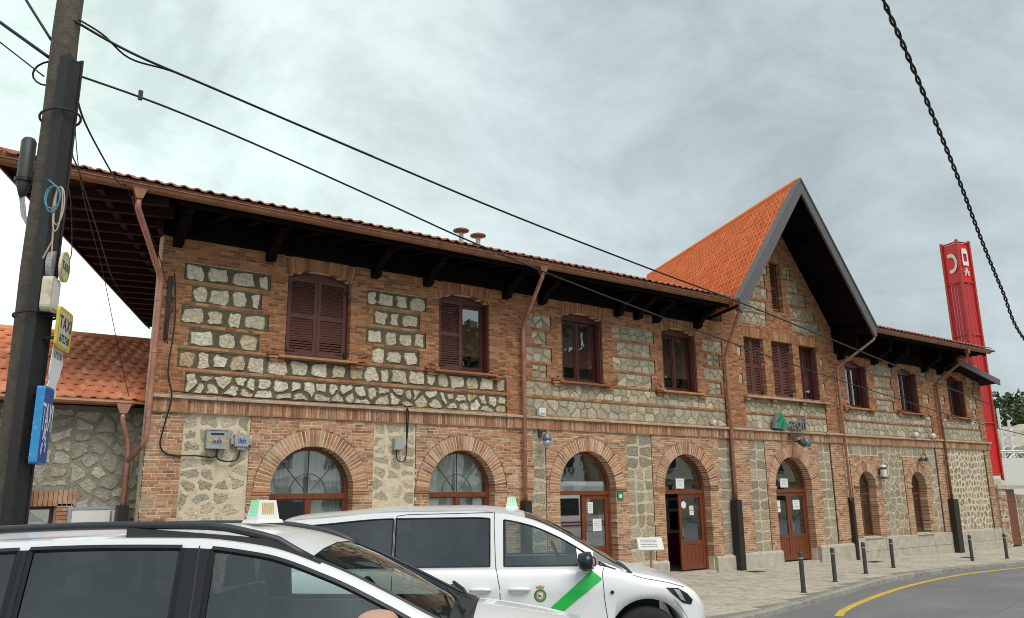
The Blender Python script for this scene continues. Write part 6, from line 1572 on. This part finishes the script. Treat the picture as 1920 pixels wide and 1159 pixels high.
# headlights
for s in (-1, 1):
    def patch(top, bot, off, nu=12, nv=6):
        g = MB()
        for i in range(nu + 1):
            u = i / nu * (len(top) - 1); k = min(int(u), len(top) - 2); f = u - k
            a = [top[k][c] + (top[k+1][c] - top[k][c]) * f for c in (0, 1)]; b = [bot[k][c] + (bot[k+1][c] - bot[k][c]) * f for c in (0, 1)]
            for j in range(nv + 1): t = j / nv; x, z = a[0] + (b[0]-a[0]) * t, a[1] + (b[1]-a[1]) * t; g.v.append((x, s * (sy(x, z) + off), z))
        for i in range(nu):
            for j in range(nv): q0 = i * (nv + 1) + j; g.f.append([q0, q0 + 1, q0 + nv + 2, q0 + nv + 1]); g.m.append(0)
        return g
    hl = patch([(1.82, .838), (1.95, .828), (2.04, .775), (2.10, .71)], [(1.83, .828), (1.91, .755), (1.99, .685), (2.08, .665)], .006).build('headlight', M['carp'], V, smooth=True)
    patch([(1.90, .822), (1.96, .812)], [(1.97, .72), (2.02, .70)], .010, 4, 5).build('reflector', M['lens'], hl, smooth=True)
    g = MB(); mx_ = 1.0; g.lathe([(.02, -.11), (.075, -.10), (.10, -.02), (.098, .06), (.05, .085), (.01, .09)], (0, 0, 0), 16, 'x')
    g.v = [(1.02 + v[0] * .75, s * 1.03 + v[1] * 1.1, 1.105 + v[2] * .95) for v in g.v]; mr_ = g.build('mirror', M['carp'], V, smooth=True)
    g = MB(); g.prism([(.98, 1.03), (1.10, 1.03), (1.08, 1.09), (1.0, 1.09)], 'y', min(s * .84, s * .98), max(s * .84, s * .98)); g.build('mirror_arm', M['black'], mr_, fixn=True)
for s in (-1, 1):
    g = MB(); pts = [(1.10, 1.045), (1.42, 1.0), (1.30, 1.085), (1.20, 1.145), (1.12, 1.19)]
    g.add([(x, s * (sy(x, z) + .005), z) for x, z in pts], [list(range(5))]); g.build('mirror_base_trim', M['carp'], V, fixn=True)
g = MB()                                        # rear lamp column and front grille
for s in (-1, 1): g.prism([(-2.30, .95), (-2.18, .93), (-2.17, 1.42), (-2.26, 1.40)], 'y', min(s * .76, s * .84), max(s * .76, s * .84))
g.build('rear_lamp', M['carp'], V, fixn=True)
g = MB(); g.box(2.22, 2.33, -.48, .48, .36, .46); g.build('grille', M['black'], V)
taxi_light(V, .28, .35, 1.60, 0, .22)
for s in (-1, 1): g = MB(); g.tube([(x, s * (F['WR'](x) * .92), F['ZR'](x) + .012) for x in (-2.0, -1.5, -1, -.5, 0, .3)], .008, 5); g.build('roof_seam', M['greyp'], V)
# ---- white estate taxi nearest the camera
vo2 = at(4.2 + .90, -1.45, GN)
S, sb, sc_, sy2, F2 = car('taxi_car', 'white car taxi with dark roof rails and tinted windows, nearest the camera', vo2, rzc, dict(x=(-2.22, 2.24), cabin=(-2.10, 1.22), crown=.07, crease=.84,
    w=[(-2.22, .70), (-2.1, .82), (-1.8, .88), (0, .90), (1.2, .90), (1.7, .87), (2.0, .78), (2.15, .64), (2.24, .45)],
    zt=[(-2.22, .96), (-2.1, 1.06), (-1, 1.07), (.9, 1.05), (1.15, 1.06), (1.5, 1.02), (1.8, .96), (2.05, .86), (2.24, .66)],
    zb=[(-2.22, .36), (-2.0, .26), (1.8, .22), (2.24, .32)],
    zr=[(-2.10, 1.20), (-1.95, 1.42), (-1.75, 1.50), (-1.3, 1.545), (-.7, 1.56), (-.26, 1.555), (.12, 1.51), (.47, 1.395), (.80, 1.245), (1.0, 1.145), (1.22, 1.05)],
    wr=[(-2.1, .66), (-1.7, .70), (0, .715), (.5, .71), (1.22, .76)], top=.045, rcrown=.055, seal=.016,
    win=[(-1.82, -1.16, 'gld'), (-1.10, -.30, 'gld'), (-.14, .93, 'glc')], ws=(.36, 1.18), blackp=(-1.9, .0), wheels=(1.36, -1.34), ar=.40, wr_=.335,
    seats=[(-.25, -.38, 1.40), (-.25, .38, 1.40), (-1.1, -.38, 1.36), (-1.1, .38, 1.36)], dash=.92))
for s in (-1, 1):                               # roof rails
    g = MB(); P_ = []
    for k in range(25):
        x = -1.85 + 2.22 * k / 24; end = min(1, min(k, 24 - k) / 2.2); P_.append(Vector((x, s * (F2['WR'](x) - .045), F2['ZR'](x) + .008 + (.058 if s < 0 else .022) * smooth01(end) * (1 - .55 * max(0, (x + .1)) / .5 if x > -.1 else 1))))
    g.tube(P_, .021, 8); rl = g.build('roof_rail', M['rail'], S, smooth=True)
    for x0, x1 in ((-1.85, -1.55), (-.62, .10), (.10, .42)):
        f = MB(); f.prism([(x0, F2['ZR'](x0) + .005), (x1, F2['ZR'](x1) + .005), (x1, F2['ZR'](x1) + .040 if x1 < .2 else F2['ZR'](x1) + .015), (x0, F2['ZR'](x0) + (.055 if s < 0 else .03))], 'y', s * (F2['WR'](0) - .045) - .018, s * (F2['WR'](0) - .045) + .018); f.build('rail_foot', M['rail'], rl, fixn=True)
    g = MB(); g.lathe([(.02, -.10), (.075, -.09), (.095, 0), (.09, .06), (.02, .09)], (0, 0, 0), 14, 'x')
    g.v = [(1.0 + v[0] * .8, s * 1.0 + v[1] * 1.15, 1.06 + v[2] * .8) for v in g.v]; mm_ = g.build('mirror', M['carp'], S, smooth=True)
    g = MB(); g.tube([(.98, s * .86, 1.02), (1.0, s * .95, 1.03)], .035, 6); g.build('mirror_arm', M['black'], mm_)
    g = MB(); pts = [(1.86, .86), (2.02, .82), (2.12, .73), (2.0, .70), (1.88, .76)]; g.add([(x, s * (sy2(x, z) + .006), z) for x, z in pts], [list(range(len(pts)))]); g.build('headlight', M['lens'], S, fixn=True)
g = MB(); NY = 16
for k in range(NY + 1):                         # black cowl strip following the bonnet curve
    f = -.78 + 1.56 * k / NY
    for x, dz in ((1.05, .022), (1.10, .026), (1.17, .010)):
        w_ = F2['W'](x); y = f * w_; tb_ = [(0, F2['ZT'](x) + .07), (.45, F2['ZT'](x) + .0525), (.84, F2['ZT'](x) + .006)]; g.v.append((x + .05 * (1 - abs(f)) , y, interp(tb_, abs(f)) + dz))
for k in range(NY):
    for j in range(2): a = k * 3 + j; g.f.append([a, a + 1, a + 4, a + 3]); g.m.append(0)
g.build('cowl_panel', M['black'], S, smooth=True, fixn=True)
for y0, y1 in ((-.45, .05), (.05, .5)): g = MB(); g.tube([(1.17, y0, 1.145), (1.12, (y0 + y1) / 2, 1.178), (1.04, y1, 1.20)], .011, 5); g.build('wiper', M['black'], S)
seam(S, [(-.21, 1.52), (-.20, 1.05), (-.18, .8), (-.2, .35)], sy2); seam(S, [(1.02, 1.06), (1.05, .9), (1.06, .45)], sy2); handle(S, -.52, -.30, .90, sy2); handle(S, .28, .50, .90, sy2)
taxi_light(S, -.10, -.02, 1.612, R(-42), .15)
g = MB(); g.box(2.16, 2.26, -.42, .42, .38, .52); g.build('grille', M['black'], S)
# ================================================================== PERSON (only the crown of the head shows over the lower edge)
def person(o):
    pts = {'pelvis': ((0, 0, .74), .150), 'belly': ((.0, .02, .88), .150), 'chest': ((.0, .07, 1.04), .155), 'neck0': ((0, .13, 1.16), .075), 'neck1': ((0, .16, 1.21), .055), 'head0': ((0, .175, 1.26), .066), 'head1': ((0, .18, 1.325), .083), 'head2': ((0, .17, 1.372), .070),
           'shL': ((-.17, .10, 1.11), .065), 'elL': ((-.23, .10, .86), .045), 'wrL': ((-.20, .24, .70), .032), 'haL': ((-.19, .29, .66), .036), 'shR': ((.17, .10, 1.11), .065), 'elR': ((.23, .10, .86), .045), 'wrR': ((.20, .24, .70), .032), 'haR': ((.19, .29, .66), .036),
           'hiL': ((-.09, 0, .70), .10), 'knL': ((-.11, .05, .40), .065), 'anL': ((-.11, -.02, .08), .045), 'toL': ((-.12, .13, .035), .036), 'hiR': ((.09, 0, .70), .10), 'knR': ((.11, .05, .40), .065), 'anR': ((.11, -.02, .08), .045), 'toR': ((.12, .13, .035), .036)}
    ed = [('pelvis', 'belly'), ('belly', 'chest'), ('chest', 'neck0'), ('neck0', 'neck1'), ('neck1', 'head0'), ('head0', 'head1'), ('head1', 'head2'), ('chest', 'shL'), ('shL', 'elL'), ('elL', 'wrL'), ('wrL', 'haL'), ('chest', 'shR'), ('shR', 'elR'), ('elR', 'wrR'), ('wrR', 'haR'), ('pelvis', 'hiL'), ('hiL', 'knL'), ('knL', 'anL'), ('anL', 'toL'), ('pelvis', 'hiR'), ('hiR', 'knR'), ('knR', 'anR'), ('anR', 'toR')]
    for s, h in ((-1, 'haL'), (1, 'haR')):
        b = Vector(pts[h][0])
        for k in range(4): n1_, n2_ = f'{h}f{k}a', f'{h}f{k}b'; pts[n1_] = (tuple(b + Vector((s * (.03 - .02 * k), .045, -.02))), .0095); pts[n2_] = (tuple(b + Vector((s * (.03 - .02 * k), .075 - .006 * abs(k - 1), -.05))), .008); ed += [(h, n1_), (n1_, n2_)]
        pts[h + 't'] = (tuple(b + Vector((-s * .045, .03, -.005))), .010); ed.append((h, h + 't'))
    ks = list(pts); me = bpy.data.meshes.new('person'); me.from_pydata([pts[k][0] for k in ks], [(ks.index(a), ks.index(b)) for a, b in ed], [])
    ob = bpy.data.objects.new('body', me); COL.objects.link(ob)
    sk = ob.modifiers.new('skin', 'SKIN'); sk.use_smooth_shade = True
    for i, k in enumerate(ks): me.skin_vertices[0].data[i].radius = (pts[k][1], pts[k][1]); me.skin_vertices[0].data[i].use_root = (i == 0)
    ss = ob.modifiers.new('sub', 'SUBSURF'); ss.levels = 2; ss.render_levels = 2
    bpy.context.view_layer.update(); m2 = bpy.data.meshes.new_from_object(ob.evaluated_get(bpy.context.evaluated_depsgraph_get())); bpy.data.objects.remove(ob, do_unlink=True)
    m2.materials.clear()
    for k in ('skin', 'cloth', 'jean', 'black'): m2.materials.append(M[k])
    for v in m2.vertices:                       # widen the skull front to back
        if v.co.z > 1.24: v.co.y = .17 + (v.co.y - .17) * 1.16; v.co.x *= .98
    for p in m2.polygons:
        c = p.center; p.material_index = 0 if c.z > 1.20 or (abs(c.x) > .13 and c.z < .73 and c.z > .52 and c.y > .18) else (1 if c.z > .72 else (2 if c.z > .10 else 3)); p.use_smooth = True
    root = thing('person', 'bald person in dark clothes, only the crown showing at the bottom edge', 'person', o, None, math.atan2(VH.y, VH.x) - math.pi / 2, local=True)
    bo = link('body', m2, root)
    def blob(name, c, s, m): bm = bmesh.new(); bmesh.ops.create_uvsphere(bm, u_segments=12, v_segments=8, radius=1); me_ = bpy.data.meshes.new(name); [setattr(v, 'co', Vector((c[0] + v.co.x * s[0], c[1] + v.co.y * s[1], c[2] + v.co.z * s[2]))) for v in bm.verts]; bm.to_mesh(me_); bm.free(); me_.materials.append(M[m]); [setattr(p, 'use_smooth', True) for p in me_.polygons]; return link(name, me_, bo)
    for s in (-1, 1): blob('ear', (s * .080, .17, 1.30), (.010, .024, .032), 'skin'); blob('eye', (s * .030, .258, 1.315), (.013, .010, .010), 'inkw')
    blob('nose', (0, .274, 1.29), (.014, .020, .026), 'skin'); blob('mouth', (0, .258, 1.25), (.024, .008, .007), 'trainr')
person(at(2.55, -.445, GN + .035))
# ================================================================== ACROSS THE STREET (seen in the window reflections)
def house(x0, x1, y, h, m, label, nfl=3):
    t = thing('opposite_house', label, 'house', ((x0 + x1) / 2, y, road_z(0, -20)), 'houses across the street'); z0 = .3
    g = MB(); g.box(x0, x1, y - 8, y, z0 - .6, h); g.build('wall', M[m], t)
    g = MB(); g.prism([(y - 8.5, h), (y + .5, h), (y - 4, h + 2.2)], 'x', x0 - .4, x1 + .4); g.build('roof', M['tileM'], t)
    n = int((x1 - x0) / 3)
    for f in range(nfl):
        for k in range(n):
            xc = x0 + (x1 - x0) * (k + .5) / n; zb = z0 + 1.0 + f * (h - z0) / nfl
            g = MB(); g.box(xc - .6, xc + .6, y + .002, y + .04, zb, zb + 1.5); w = g.build('window', M['carp'], t); g = MB(); rectframe(g, xc - .68, xc + .68, zb - .08, zb + 1.58, y + .004, y + .08, .08); g.build('frame', M['white'], w)
    g = MB(); g.box(x0 + .5, x1 - .5, y + .01, y + 1.0, z0 + h * .36, z0 + h * .36 + .15)
    for k in range(int((x1 - x0 - 1) / .25)): g.box(x0 + .5 + k * .25, x0 + .53 + k * .25, y + .95, y + .98, z0 + h * .36 + .15, z0 + h * .36 + 1.05)
    g.box(x0 + .5, x1 - .5, y + .94, y + 1.0, z0 + h * .36 + 1.05, z0 + h * .36 + 1.1); g.build('balcony', M['white'], t)
house(14, 31, -36, 8.6, 'stucco', 'pale stucco house with balcony across the street, reflected in arched window')
house(32.5, 46, -37, 7.6, 'stucco', 'second pale house with balcony across the street, reflected in windows')
house(47, 61, -36, 8.4, 'stucco2', 'brown house with balcony across the street, reflected in the doors')
house(62.5, 84, -37, 8.0, 'stucco2', 'long brown house farthest right across the street, reflected in doors')
for i, (x, y, h, lb) in enumerate(((40, -49, 18, 'tall leafy tree behind the pale houses, reflected in the upper windows'), (55, -50, 23, 'tall leafy tree behind the gap beside the brown house'), (70, -50, 23, 'tall leafy tree behind the brown house across the street'), (86, -52, 22, 'tall leafy tree behind the farthest brown house'))):
    tree((x, y, .3), h, 7.0, 91 + i, lb, 'trees across the street', 3500, .62)
for o in bpy.data.objects:
    for k in ('_local',):
        if k in o: del o[k]
